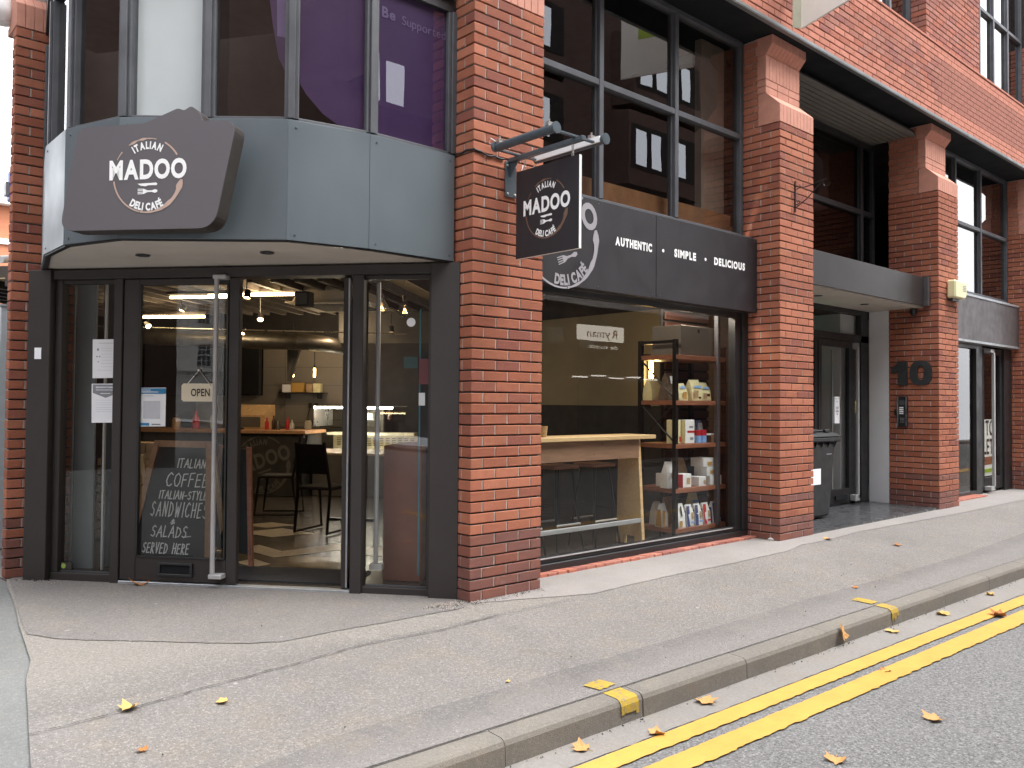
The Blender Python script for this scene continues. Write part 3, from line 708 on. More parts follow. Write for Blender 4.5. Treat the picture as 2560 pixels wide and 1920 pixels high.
for r in range(13):
    z0 = 5.162+r*.0735+.005; z1 = z0+.0645
    sm = r < 3 or r >= 11
    x = 2.62+(.1125 if r % 2 else 0)
    while x < 20:
        jt = .012 if abs(x-4.39) < .12 and r < 10 else 0
        if x < 7.8-(r < 2)*.0 and cnt < 298:
            brick(x, x+.215-jt, 0, .1025, z0, z1, 'brick_parapet_smooth' if sm or rnd.random() < .15 else 'brick_parapet', par, (0, 1)); cnt += 1
        else: (fs_ if sm else fx).box(x, x+.215, 0, .1025, z0, z1)
        x += .225
o = part('brick', fx, 'brick_parapet', par); o['kind'] = 'stuff'
o = part('brick', fs_, 'brick_parapet_smooth', par); o['kind'] = 'stuff'
cp = MB(); x = 2.6
while x < 20:
    cp.prism([(-.012, 6.122), (-.012, 6.15), (.13, 6.262), (.16, 6.262), (.16, 6.122)], x+.002, x+.221, 'x'); x += .225
o = part('coping_brick', cp, 'brick_parapet_smooth', par, bevel=.003); o['kind'] = 'stuff'
mb = MB(); mb.box(-.5, 2.62, 0, .12, 5.16, 6.1); o = part('brick', mb, 'brick_parapet', par); o['kind'] = 'stuff'
# second floor: brick pier with windows either side
upw = thing('brick_pier', 'upper floor brick pier between two tall windows above the parapet', 'brick pier', (7.834, .12, 6.2))
mb = MB(); mb.box(7.846, 9.72, .13, .6, 6.1, 9.5); part('mortar_joints', mb, 'mortar_bed', upw)
for r in range(17):
    z0 = 6.2+r*.075; z1 = z0+.065; full = r % 2 == 0
    x = 7.834+(0 if full else -.1125)
    while x < 9.7:
        a, b = max(x, 7.834), min(x+.215, 9.73)
        if b-a > .03: brick(a, b, .12, .2225 if not (a == 7.834 and not full) else .335, z0, z1, 'brick_parapet', upw, (0, 1))
        x += .225
    brick(7.834, 7.9365, (.2325 if full else .345), (.4475 if full else .45), z0, z1, 'brick_parapet', upw, (1, 0))
mb = MB(); mb.box(7.834, 9.73, .12, .5, 7.48, 9.5); o = part('brick', mb, 'brick_parapet', upw); o['kind'] = 'stuff'
upe = thing('brick_pier', 'upper floor brick pier at the far street end beside the last tall window', 'brick pier', (12.3, .12, 6.2))
mb = MB(); mb.box(12.312, 13.0, .13, .6, 6.1, 9.5); part('mortar_joints', mb, 'mortar_bed', upe)
for r in range(17):
    z0 = 6.2+r*.075; z1 = z0+.065; full = r % 2 == 0; x = 12.3+(0 if full else -.1125)
    while x < 12.9:
        a, b = max(x, 12.3), min(x+.215, 13)
        if b-a > .03: brick(a, b, .12, .2225, z0, z1, 'brick_parapet', upe, (0, 1))
        x += .225
    brick(12.3, 12.4025, .2325, .4475, z0, z1, 'brick_parapet', upe, (1, 0))
    
def framewin(name, label, x0, x1, z0, z1, y, cols, rows, mat, gmat, fw=.055, dep=.08, parent_kind=None, jamb=True):
    """glazed window in the plane y, cols / rows are the centre lines of its bars."""
    t = thing(name, label, 'window', ((x0+x1)/2, y, z0))
    fr = MB()
    if jamb: fr.box(x0, x0+fw, y-dep/2, y+dep/2, z0, z1); fr.box(x1-fw, x1, y-dep/2, y+dep/2, z0, z1)
    fr.box(x0+fw, x1-fw, y-dep/2, y+dep/2, z0, z0+fw); fr.box(x0+fw, x1-fw, y-dep/2, y+dep/2, z1-fw, z1)
    part('frame', fr, mat, t, bevel=.004)
    for c in cols:
        m_ = MB(); m_.box(c-fw/2, c+fw/2, y-dep/2-.006, y+dep/2, z0+fw, z1-fw); m_.box(c-fw/2-.012, c+fw/2+.012, y-.01, y+dep/2-.004, z0+fw, z1-fw); part('mullion', m_, mat, t, bevel=.004)
    ce = [x0+fw]+list(cols)+[x1-fw]
    for r in rows:
        m_ = MB()
        for a, b in zip(ce, ce[1:]): m_.box(a+fw/2-(0 if a != ce[0] else fw/2), b-fw/2+(0 if b != ce[-1] else fw/2), y-dep/2-.003, y+dep/2-.006, r-fw/2, r+fw/2)
        part('transom', m_, mat, t, bevel=.004)
    re = [z0+fw]+list(rows)+[z1-fw]
    for a, b in zip(ce, ce[1:]):
        for c, d in zip(re, re[1:]):
            m_ = MB(); m_.quad((a, y+.005, c), (b, y+.005, c), (b, y+.005, d), (a, y+.005, d)); part('pane', m_, gmat, t, recalc=False)
    return t
framewin('upper_window', 'large bronze tinted window over the black sign with slogan, wooden board inside', .66, 3.94, 3.06, 5.12, .45, [1.75, 2.81], [4.12], 'frame_grey', 'glass_upper')
framewin('upper_window', 'dark tinted window above the grey entrance canopy', 4.62, 7.89, 3.0, 4.95, .88, [5.9, 7.5], [3.98], 'frame_black', 'glass_dark', fw=.07)
framewin('upper_window', 'tinted window above the weathered metal fascia, mirroring pale sky and a roof', 8.55, 11.83, 3.06, 5.12, .45, [9.6, 10.62], [4.12], 'frame_grey', 'glass_bronze')
framewin('upper_window', 'tall second floor window left of the upper brick pier', 4.9, 7.834, 6.26, 9, .36, [5.8, 6.6, 7.2], [7.6], 'frame_grey', 'glass_far')
framewin('upper_window', 'tall second floor window right of the upper brick pier with many bars', 9.73, 12.3, 6.26, 9, .36, [10.35, 10.95, 11.6], [7.55], 'frame_grey', 'glass_far')
# blinds and rooms behind the upper glass
mb = MB(); mb.box(4.9, 12.4, .50, .52, 6.2, 9); solo('window_sheet', mb, 'sheet_white', 'white blinds drawn behind the second floor windows', 'blind')
mb = MB(); mb.box(.7, 3.93, .56, .58, 3.06, 3.33); solo('plywood_board', mb, 'panel_board', 'strip of brown plywood standing inside the upper window over the slogan sign', 'board')
mb = MB(); mb.box(3.50, 3.9, .62, .7, 3.06, 5.1); solo('column_casing', mb, 'beige_col', 'beige column casing inside the upper window next to the bracket pillar', 'column')

# ------------------------------------------------------------------ slatted ceiling over the recessed entrance
sl_ = thing('slatted_ceiling', 'grey slatted ceiling high over the recessed entrance', 'ceiling', (6.2, .8, 4.98), kind='structure')
mb = MB(); mb.box(4.63, 7.89, .3, 2, 5.03, 5.05); part('backing', mb, 'room_dark', sl_)
y = .29
while y < .95:
    m_ = MB(); m_.box(4.63, 7.89, y, y+.058, 4.985, 5.02); part('slat', m_, 'slat_soffit', sl_); y += .076

# ------------------------------------------------------------------ hidden rooms
mb = MB()
mb.box(-.9, 13, .52, 6, 2.96, 3.05); mb.box(-.8, 20, 6, 6.1, 3.05, 9); mb.box(4.35, 4.5, .6, 6, 3.05, 5.1); mb.box(4.0, 20, 1.0, 6, 5.15, 6.15)
mb.box(12.6, 12.75, .62, 6, 0, 9); mb.box(8.0, 8.2, 1.1, 6, 0, 5.1)
solo('inner_wall', mb, 'room_dark', kind='structure')
mb = MB(); mb.box(.6, 40, 3, 12, 9.0, 9.3); mb.box(8.56, 40, 6, 6.2, 0, 9); solo('roof', mb, 'room_grey', kind='structure')
mb = MB(); mb.box(.25, 12, 12, 12.2, 0, 9); mb.box(4.66, 40, 2.9, 3.0, 0, 2.95); solo('back_wall', mb, 'room_dark', kind='structure')
mb = MB(); mb.box(12.6, 60, 0, .3, 5.16, 9.2); mb.box(12.6, 60, .4, .7, -.1, 5.2); mb.box(13.3, 60, .1, .12, 6.2, 9.2); solo('facade_beyond', mb, 'far_brick_red', kind='structure')

# ------------------------------------------------------------------ shop window between the first two pillars
sw = thing('shop_window', 'large shop window with dark frame over a row of red sill bricks', 'window', (2.3, .42, .0))
fr = MB(); fr.box(.665, 3.955, .36, .46, .0, .075); fr.box(.665, 3.955, .385, .455, .075, .12); part('sill_frame', fr, 'frame_black', sw, bevel=.004)
fr = MB(); fr.box(.665, 3.7, .372, .384, .112, .120); part('sill_bead', fr, 'steel_satin', sw)
fr = MB(); fr.box(3.76, 3.86, .385, .47, .12, 2.30); fr.box(3.86, 3.956, .36, .45, .076, 2.30); part('jamb', fr, 'frame_black', sw, bevel=.004)
fr = MB(); fr.box(3.70, 3.745, .55, .60, .12, 2.30); part('inner_jamb', fr, 'frame_grey', sw, bevel=.004)
fr = MB(); fr.box(.665, 3.76, .385, .455, 2.24, 2.30); part('head_frame', fr, 'frame_black', sw, bevel=.004)
fr = MB(); fr.quad((.665, .42, .12), (3.76, .42, .12), (3.76, .42, 2.24), (.665, .42, 2.24)); part('pane', fr, 'glass_shop', sw, recalc=False)
x = .675; rowp = thing('sill_bricks', 'row of red header bricks laid flat under the shop window', 'brick sill', (2.3, .3, 0), kind='structure')
while x < 3.93:
    o = bpy.data.objects.new('brick', brickmesh(.1025, .215, .065, 'brick_paving', rnd.randrange(4))); COL.objects.link(o); o.parent = rowp
    o.location = WM[rowp.name].inverted() @ Vector((x+.051, .365+rnd.uniform(-.004, .004), -.012+rnd.uniform(-.002, .002))); o.rotation_euler = (R(-4), 0, rnd.uniform(-.015, .015)); x += .1095
x = 8.58; rowq = thing('sill_bricks', 'short row of faded red bricks below the far window beside the to let door', 'brick sill', (9.2, .3, 0), kind='structure')
while x < 10.2:
    o = bpy.data.objects.new('brick', brickmesh(.1025, .215, .065, 'brick_paving', rnd.randrange(4))); COL.objects.link(o); o.parent = rowq
    o.location = WM[rowq.name].inverted() @ Vector((x+.051, .30, -.010+rnd.uniform(-.002, .002))); x += .1095

# ------------------------------------------------------------------ black sign with slogan
YS = .255
sg = thing('shop_sign', 'long black sign reading authentic simple delicious over the shop window', 'sign', (2.3, YS, 2.29))
mb = MB(); mb.box(.672, 2.312, YS, .36, 2.292, 3.04); part('panel', mb, 'sign_black', sg, bevel=.003)
mb = MB(); mb.box(2.317, 3.952, YS, .36, 2.292, 3.04); part('panel', mb, 'sign_black', sg, bevel=.003)
mb = MB(); mb.box(.665, 3.955, YS+.03, .37, 3.04, 3.06); part('top_trim', mb, 'frame_grey', sg)
yy = YS-.003
X_, Z_ = Vector((1, 0, 0)), Vector((0, 0, 1))
for tx, xc_, wd_ in (('AUTHENTIC', 2.005, .49), ('SIMPLE', 2.737, .33), ('DELICIOUS', 3.46, .53)):
    mb = MB(); put_text(mb, tx, .094, .055, (xc_, yy, 2.70), X_, Z_, gap=.13, width=wd_); part('lettering', mb, 'letter_white', sg, recalc=False)
for cx_ in (2.41, 3.055): mb = MB(); mb.flat([(cx_+.016*math.cos(k*.6283), 2.73+.016*math.sin(k*.6283)) for k in range(10)], yy, 'y'); part('dot', mb, 'letter_white', sg, recalc=False)
ct_, st_ = math.cos(R(22)), math.sin(R(22))
logo(sg, 'letter_grey', 'letter_grey', (1.115, yy, 2.685), (ct_, 0, st_), (-st_, 0, ct_), .415)
mb = MB()
for x in (1.55, 2.26, 2.37, 1.1, 3.9):
    for z in (2.32, 3.01): mb.lathe([(0, -.004), (.006, -.003), (.006, 0)], (0, 0, 0), 8, M=Matrix.Translation((x, YS, z)) @ Matrix.Rotation(R(-90), 4, 'X'))
part('screw', mb, 'bracket_grey', sg)

# ------------------------------------------------------------------ entrance recess between the second and third pillars
cn = thing('entrance_canopy', 'dark metal entrance canopy with a pale soffit', 'canopy', (6.2, .2, 2.7))
mb = MB(); mb.box(4.622, 7.80, .155, .175, 2.675, 3.055); mb.box(4.622, 7.80, .175, .9, 3.04, 3.055); part('fascia', mb, 'canopy_metal', cn, bevel=.004)
mb = MB(); mb.box(7.802, 7.892, .10, .19, 2.675, 3.062); part('end_bracket', mb, 'fascia_weathered', cn, bevel=.003)
mb = MB(); mb.box(4.624, 7.89, .19, .93, 2.66, 2.69); part('soffit', mb, 'soffit_white', cn)
for x, y in ((5.75, .55), (6.95, .55)):
    mb = MB(); mb.lathe([(0, -.004), (.045, -.006), (.055, 0), (.055, .004)], (x, y, 2.658), 20); part('downlight', mb, 'frame_black', cn)
mb = MB(); mb.box(4.62, 7.893, .02, 2.9, -.05, .03); solo('entrance_floor', mb, 'floor_dark', kind='structure')
mb = MB(); mb.box(7.897, 7.99, .656, .93, .03, 2.66); mb.box(4.5, 4.63, .5, .93, .03, 2.66); solo('side_panel', mb, 'wall_white', 'white panel lining the recess next to the number ten pillar', 'wall panel', kind='structure')
ed = thing('entrance_door', 'black framed glass door with a long vertical pull handle in the recess', 'door', (7.0, .94, .03))
Yd = .94
fr = MB(); fr.box(4.63, 7.89, Yd, Yd+.08, 2.22, 2.32); fr.box(7.68, 7.89, Yd, Yd+.08, .03, 2.66); fr.box(4.63, 7.68, Yd, Yd+.08, 2.6, 2.66); fr.box(6.40, 6.48, Yd, Yd+.08, .03, 2.22); fr.box(7.50, 7.68, Yd, Yd+.08, .03, .10); part('frame', fr, 'frame_black', ed, bevel=.004)
fr = MB(); fr.box(6.485, 6.57, Yd-.01, Yd+.045, .06, 2.215); fr.box(7.31, 7.46, Yd-.01, Yd+.045, .06, 2.215); fr.box(6.57, 7.31, Yd-.01, Yd+.045, 2.13, 2.215); fr.box(6.57, 7.31, Yd-.01, Yd+.045, .06, .25); fr.box(7.46, 7.5, Yd, Yd+.06, .06, 2.22)
lf = part('door_leaf', fr, 'frame_black', ed, bevel=.004)
fr = MB(); fr.quad((6.57, Yd+.02, .25), (7.31, Yd+.02, .25), (7.31, Yd+.02, 2.13), (6.57, Yd+.02, 2.13)); part('pane', fr, 'glass_shop', lf, recalc=False)
fr = MB(); fr.quad((7.5, Yd+.04, .1), (7.68, Yd+.04, .1), (7.68, Yd+.04, 2.22), (7.5, Yd+.04, 2.22)); fr.quad((4.63, Yd+.04, 2.32), (7.68, Yd+.04, 2.32), (7.68, Yd+.04, 2.6), (4.63, Yd+.04, 2.6)); part('side_pane', fr, 'glass_shop', ed, recalc=False)
mb = MB(); mb.box(7.405, 7.445, Yd-.09, Yd-.055, .1, 2.2); mb.box(7.40, 7.45, Yd-.09, Yd-.01, 2.12, 2.2); mb.box(7.33, 7.45, Yd-.09, Yd-.01, .08, .16); part('pull_handle', mb, 'steel_satin', lf, bevel=.004)
mb = MB(); mb.box(6.9, 7.22, Yd-.03, Yd-.01, .11, .17); part('letterbox', mb, 'beam_dark', lf, bevel=.003)
mb = MB(); mb.box(7.09, 7.12, Yd+.12, Yd+.14, .12, 2.1); part('inner_handle', mb, 'steel_satin', lf)
mb = MB(); mb.box(6.5, 7.3, 2.7, 2.75, .03, 2.6); mb.box(7.3, 7.9, 1.05, 2.7, .03, 2.6); solo('lobby_wall', mb, 'wall_white', kind='structure')
mb = MB(); mb.box(6.42, 6.6, Yd+.15, Yd+.17, 2.25, 2.36); es_ = solo('exit_sign', mb, 'exit_green', 'small lit green exit sign above the glass entrance door', 'exit sign')
mb = MB(); mb.flat([(6.52, 2.28), (6.57, 2.28), (6.57, 2.33), (6.52, 2.33)], Yd+.148, 'y'); mb.flat([(6.44, 2.285), (6.48, 2.285), (6.46, 2.325)], Yd+.148, 'y'); part('pictogram', mb, 'exit_white', es_, recalc=False)
nt_ = MB(); nt_.box(6.92, 7.05, Yd-.004, Yd+.017, 1.12, 1.47); no = solo('door_notice', nt_, 'paper', 'narrow white printed notice on the glass entrance door', 'notice')
mb = MB()
for k, (z, a, b) in enumerate([(1.44, .01, .05), (1.445, .09, .12), (1.40, .04, .08), (1.33, .03, .10), (1.315, .03, .1), (1.29, .04, .09), (1.275, .02, .11), (1.25, .04, .07), (1.235, .045, .085)]): mb.flat([(6.92+a, z), (6.92+b, z), (6.92+b, z+.006), (6.92+a, z+.006)], Yd-.0065, 'y')
part('print', mb, 'ink_dark', no, recalc=False)
mb = MB(); mb.box(7.52, 7.62, Yd+.02, Yd+.035, 1.26, 1.42); yo = solo('door_sticker', mb, 'yellow_label', 'small yellow sticker on the side pane of the entrance', 'sticker')
mb = MB(); [mb.flat([(7.53, 1.28+.022*k), (7.61, 1.28+.022*k), (7.61, 1.286+.022*k), (7.53, 1.286+.022*k)], Yd+.017, 'y') for k in range(5)]; part('print', mb, 'ink_dark', yo, recalc=False)

# ------------------------------------------------------------------ far shop between the third and fourth pillars
fs = thing('metal_fascia', 'weathered grey metal fascia with pale edges over the far shop', 'fascia', (10.2, .27, 2.3))
mb = MB(); mb.box(8.56, 11.82, .25, .40, 2.34, 2.985); part('panel', mb, 'fascia_weathered', fs, bevel=.003)
mb = MB(); mb.box(8.56, 11.82, .238, .40, 2.986, 3.02); mb.box(8.56, 11.82, .238, .40, 2.305, 2.338); part('edge_strip', mb, 'galv', fs)
fw_ = thing('far_shop_window', 'tall plate glass window of the far shop beside the number ten pillar', 'window', (9.4, .42, .03))
mb = MB(); mb.box(8.56, 10.28, .37, .45, .0, .07); mb.box(10.28, 10.52, .37, .45, .0, 2.3); mb.box(8.56, 10.28, .37, .45, 2.24, 2.3); part('frame', mb, 'frame_black', fw_, bevel=.004)
mb = MB(); mb.quad((8.56, .42, .07), (10.28, .42, .07), (10.28, .42, 2.24), (8.56, .42, 2.24)); part('pane', mb, 'glass_mid', fw_, recalc=False)
fd = thing('to_let_door', 'black framed glass door with a white to let board behind the pane', 'door', (11.1, .42, .03))
mb = MB(); mb.box(10.53, 10.67, .39, .44, .05, 2.28); mb.box(11.36, 11.46, .39, .44, .05, 2.28); mb.box(10.67, 11.36, .39, .44, 2.18, 2.28); mb.box(10.67, 11.36, .39, .44, .05, .24); part('door_leaf', mb, 'frame_black', fd, bevel=.004)
mb = MB(); mb.box(11.47, 11.82, .36, .45, 0, 2.3); part('jamb', mb, 'frame_black', fd, bevel=.004)
mb = MB(); mb.quad((10.67, .42, .24), (11.36, .42, .24), (11.36, .42, 2.18), (10.67, .42, 2.18)); part('pane', mb, 'glass_clear', fd, recalc=False)
mb = MB(); mb.box(10.80, 10.85, .29, .33, .06, 2.25); mb.box(10.66, 10.85, .29, .39, 2.2, 2.25); mb.box(10.66, 10.85, .29, .39, .05, .11); part('pull_handle', mb, 'steel_satin', fd, bevel=.003)
tl = thing('to_let_board', 'white to let board with a lime stripe leaning behind the far door', 'board', (11.05, .5, .25))
mb = MB(); mb.box(10.76, 11.35, .47, .48, .25, 1.15); part('panel', mb, 'sign_white', tl)
mb = MB(); put_text(mb, 'TO', .34, .015, (11.12, .466, .90), X_, Z_, sx=.72); put_text(mb, 'LET', .34, .015, (11.06, .466, .60), X_, Z_, sx=.72); part('lettering', mb, 'ink_dark', tl, recalc=False)
mb = MB(); mb.flat([(10.78, .42), (11.34, .44), (11.34, .56), (10.78, .55)], .466, 'y'); part('brown_band', mb, 'shelf_wood', tl, recalc=False)
mb = MB(); mb.flat([(10.78, .30), (11.34, .31), (11.34, .37), (10.78, .36)], .466, 'y'); part('lime_band', mb, 'lime', tl, recalc=False)
mb = MB(); mb.box(11.40, 11.6, .9, 2.5, 0, 2.9); mb.box(8.6, 12.5, 2.5, 2.6, 0, 2.9); solo('far_shop_wall', mb, 'beige_col', kind='structure')
mb = MB(); mb.box(8.3, 12.6, .47, 3, -.04, .02); solo('far_shop_floor', mb, 'room_grey', kind='structure')
# ------------------------------------------------------------------ corner shopfront (built in the BAY frame: right, in, up)
def BM(): return MB(BAY)
cs = thingB('corner_shopfront', 'dark brown glazed shopfront set across the building corner', 'shopfront', 1.6, 0, 0)
m_ = BM(); bbox_(m_, -.03, .178, -.03, .16, -.02, 2.325); part('post', m_, 'frame_brown', cs, bevel=.004)
m_ = BM(); bbox_(m_, 3.105, 3.29, -.03, .16, -.02, 2.325); part('post', m_, 'frame_brown', cs, bevel=.004)
m_ = BM(); bbox_(m_, .179, 3.104, -.005, .15, 2.255, 2.325); part('head', m_, 'frame_brown', cs, bevel=.003)
m_ = BM(); bbox_(m_, .675, .755, 0, .12, .0, 2.254); part('mullion', m_, 'frame_brown', cs, bevel=.004)
m_ = BM(); bbox_(m_, 2.535, 2.605, 0, .12, .0, 2.254); part('mullion', m_, 'frame_brown', cs, bevel=.004)
m_ = BM(); bbox_(m_, .179, .674, .02, .12, -.02, .05); bbox_(m_, .179, .205, .03, .11, .051, 2.254); bbox_(m_, .206, .674, .04, .1, 2.225, 2.254); part('side_frame', m_, 'frame_brown', cs, bevel=.003)
m_ = BM(); bbox_(m_, 2.606, 3.104, .02, .12, -.02, .06); bbox_(m_, 3.05, 3.104, .03, .11, .061, 2.254); bbox_(m_, 2.606, 3.049, .04, .1, 2.225, 2.254); part('side_frame', m_, 'frame_brown', cs, bevel=.003)
m_ = BM(); m_.quad((-.674, .07, .05), (-.205, .07, .05), (-.205, .07, 2.225), (-.674, .07, 2.225)); part('pane', m_, 'glass_shop', cs, recalc=False)
m_ = BM(); m_.quad((-3.05, .07, .06), (-2.606, .07, .06), (-2.606, .07, 2.225), (-3.05, .07, 2.225)); part('pane', m_, 'glass_shop', cs, recalc=False)
m_ = BM(); bbox_(m_, .755, 2.534, .0, .13, -.01, .022); part('threshold', m_, 'galv', cs, bevel=.003)
m_ = BM(); bbox_(m_, .21, .66, .055, .065, .052, .062); bbox_(m_, 2.62, 3.04, .055, .065, .062, .07); part('glazing_bead', m_, 'frame_grey', cs)
# closed leaf
dl = thingB('shop_door', 'closed cafe door with open sign, letterbox and long steel pull handle', 'door', 2.08, .03, .025)
m_ = BM(); bbox_(m_, 2.405, 2.53, .012, .062, .03, 2.25); bbox_(m_, 1.615, 1.695, .012, .062, .03, 2.25); bbox_(m_, 1.696, 2.404, .012, .062, 2.205, 2.25); bbox_(m_, 1.696, 2.404, .012, .062, .03, .2); part('leaf_frame', m_, 'frame_brown', dl, bevel=.004)
m_ = BM(); bbox_(m_, 1.700, 1.712, .005, .03, .205, 2.2); bbox_(m_, 2.39, 2.402, .005, .03, .205, 2.2); bbox_(m_, 1.713, 2.389, .005, .03, .2, .212); part('glazing_bead', m_, 'frame_black', dl)
m_ = BM(); m_.quad((-2.404, .035, .2), (-1.696, .035, .2), (-1.696, .035, 2.205), (-2.404, .035, 2.205)); part('pane', m_, 'glass_shop', dl, recalc=False)
m_ = BM(); m_.tube([(-1.765, -.045, .10), (-1.765, -.045, 2.25)], .0175, 14); ph = part('pull_handle', m_, 'steel_satin', dl, smooth=True)
m_ = BM(); bbox_(m_, 1.69, 1.79, -.062, .012, 2.232, 2.262); bbox_(m_, 1.69, 1.79, -.062, .012, .075, .108); part('handle_bracket', m_, 'steel_satin', dl, bevel=.004)
m_ = BM()
for a in ((1.945, 2.215, .07, .088), (1.945, 2.215, .152, .168), (1.945, 1.965, .088, .152), (2.195, 2.215, .088, .152)): bbox_(m_, a[0], a[1], -.006, .012, a[2], a[3])
lb = part('letterbox', m_, 'frame_black', dl, bevel=.002)
m_ = BM(); bbox_(m_, 1.966, 2.194, .004, .012, .089, .15); part('flap', m_, 'beam_dark', lb)
# open sign on the pane
osn = thingB('open_sign', 'small cream sign reading open hanging by a cord inside the door glass', 'sign', 1.93, .02, 1.34)
m_ = BM(); hw, hh, rr_ = .135, .066, .015
pts = [(-1.93+a, 1.412+b) for a, b in [(-hw+rr_, -hh), (hw-rr_, -hh), (hw, -hh+rr_), (hw, hh-rr_), (hw-rr_, hh), (-hw+rr_, hh), (-hw, hh-rr_), (-hw, -hh+rr_)]]
m_.prism(pts, .022, .03, 'y'); part('board', m_, 'cream_sign', osn)
m_ = BM(); put_text(m_, 'OPEN', .076, .02, (-1.915, .0195, 1.386), X_, Z_, gap=.1, width=.148); part('lettering', m_, 'ink_dark', osn, recalc=False)
m_ = BM(); m_.tube([(-2.03, .02, 1.46), (-1.93, .025, 1.575), (-1.83, .02, 1.46)], .0028, 6); m_.tube([(-1.93, .015, 1.575), (-1.93, .034, 1.578)], .008, 8); part('cord', m_, 'chain_metal', osn)
# papers on the glass
def paperB(label, name, s0, s1, z0, z1, d, prints, cat='notice', skew=0, mat='paper'):
    t = thingB(name, label, cat, (s0+s1)/2, d, z0)
    m_ = BM(); m_.prism([(-s1, z0), (-s0+skew, z0+.004), (-s0, z1), (-s1-skew, z1-.003)], d, d+.0015, 'y'); part('sheet', m_, mat, t)
    for mt, L in prints:
        m_ = BM()
        for a, b, c, e in L: m_.flat([(-s1+a, z0+c), (-s1+b, z0+c), (-s1+b, z0+e), (-s1+a, z0+e)], d-.002, 'y')
        part('print', m_, mt, t, recalc=False)
    return t
paperB('upper of the two white sheets taped to the left side pane', 'taped_notice', 2.595, 2.812, 1.515, 1.81, .062,
  [('ink_faint', [(.05, .17, .262, .266)]+[(.07, .19, z, z+.002) for z in (.225, .205, .18, .158, .135, .11, .085)]+[(.04, .16, .06, .062)]), ('ink_grey', [(.035, .05, .208, .224), (.03, .04, .158, .168), (.052, .062, .158, .168), (.042, .05, .12, .128)])], skew=.004)
t_ = paperB('lower of the two taped white sheets, the one with a grey pennant heading', 'taped_notice', 2.59, 2.812, 1.18, 1.476, .062,
  [('ink_grey', [(.006, .216, .225, .288)]), ('paper', [(.03, .19, .262, .272), (.03, .19, .25, .2535), (.03, .19, .243, .246), (.07, .15, .218, .223)]), ('ink_faint', [(.03, .18, z, z+.002) for z in (.17, .15, .135, .115, .10, .085)])], skew=.006)
m_ = BM(); m_.flat([(-2.812+.006, 1.405), (-2.812+.216, 1.405), (-2.70, 1.368)], .0605, 'y'); part('pennant', m_, 'ink_grey', t_, recalc=False)
paperB('white and blue check-in poster stuck inside the closed door glass', 'poster', 2.192, 2.41, 1.157, 1.447, .028,
  [('blue_print', [(.0, .218, .243, .284)]), ('blue_print', [(.0, .09, .008, .028)]), ('paper', [(.02, .1, .268, .274), (.02, .16, .252, .262)]), ('ink_grey', [(.11, .18, .013, .022)]), ('ink_faint', [(.04, .12, .228, .231), (.04, .13, .22, .222), (.04, .175, .06, .19)])])
m_ = BM(); bbox_(m_, 3.17, 3.225, -.034, -.0305, 1.655, 1.74); solo('post_label', m_, 'paper', 'tiny white label stuck on the left brown post', 'label')
m_ = BM(); bbox_(m_, 2.95, 3.04, .058, .0615, .075, .13); gs = solo('window_sticker', m_, 'room_dark', 'small dark sticker in the bottom corner of the left side pane', 'sticker')
m_ = BM(); m_.flat([(-3.018+.02*math.cos(k*.785), .103+.02*math.sin(k*.785)) for k in range(8)], .0565, 'y'); part('badge', m_, 'green_label', gs, recalc=False)
# open leaf, swung inwards, hinged at the right jamb of the doorway
od = thingB('shop_door', 'open cafe door leaf swung inwards, seen edge on beside the doorway', 'door', .80, .09, .025)
A = R(-97)      # leaf direction in the BAY plane, measured from +right
OD = BAY @ Matrix.Translation((-.805, .03, 0)) @ Matrix.Rotation(R(108), 4, 'Z')
def OM(): return MB(OD)
m_ = OM(); m_.box(0, .1, -.025, .025, .03, 2.24); m_.box(.80, .88, -.025, .025, .03, 2.24); m_.box(.1, .8, -.025, .025, 2.17, 2.24); m_.box(.1, .8, -.025, .025, .03, .2); part('leaf_frame', m_, 'frame_brown', od, bevel=.004); m_ = OM(); m_.box(-.004, -.0005, -.02, -.008, .035, 2.235); part('edge_strip', m_, 'galv', od)
m_ = OM(); m_.quad((.1, 0, .2), (.8, 0, .2), (.8, 0, 2.17), (.1, 0, 2.17)); part('pane', m_, 'glass_shop', od, recalc=False)
m_ = OM(); m_.tube([(.74, -.07, .12), (.74, -.07, 2.2)], .0175, 12); m_.box(.72, .84, -.085, -.025, .1, .13); m_.box(.72, .84, -.085, -.025, 2.19, 2.22); part('pull_handle', m_, 'steel_satin', od)
# closed right pull bar seen through the side pane
m_ = BM(); m_.tube([(-.615, .16, .17), (-.615, .16, 2.22)], .017, 12); m_.box(-.65, -.56, .12, .18, .15, .19); part('pull_handle', m_, 'steel_satin', cs)
# things seen through the side panes
m_ = BM(); bbox_(m_, 2.86, 2.99, .44, .46, .03, 2.3); p1 = solo('partition_panel', m_, 'dark_pane_panel', 'black return strip behind the left side pane', 'panel')
m_ = BM(); bbox_(m_, 3.0, 3.17, .36, .38, .0, 2.3); bbox_(m_, 3.175, 3.4, .34, .36, .0, 2.3); solo('partition_panel', m_, 'grey_pane_panel', 'grey painted boards standing behind the left side pane', 'panel')
m_ = BM(); bbox_(m_, 2.835, 2.85, .25, .27, .04, 2.28); solo('edge_trim', m_, 'steel_satin', 'thin pale upright metal trim behind the two taped notices', 'trim')
m_ = BM(); bbox_(m_, -.35, .20, .30, .32, .03, 2.28); solo('partition_panel', m_, 'grey_pane_panel', 'grey painted board behind the right side pane', 'panel')
m_ = BM(); bbox_(m_, .29, .40, .48, .50, .03, 1.75); solo('partition_panel', m_, 'dark_pane_panel', 'dark strip between the maroon cabinet and the grey board', 'panel')
m_ = BM(); bbox_(m_, .288, .297, .125, .135, .12, 2.02); solo('cable', m_, 'teal_line', 'thin turquoise line running up the right side pane', 'cable')
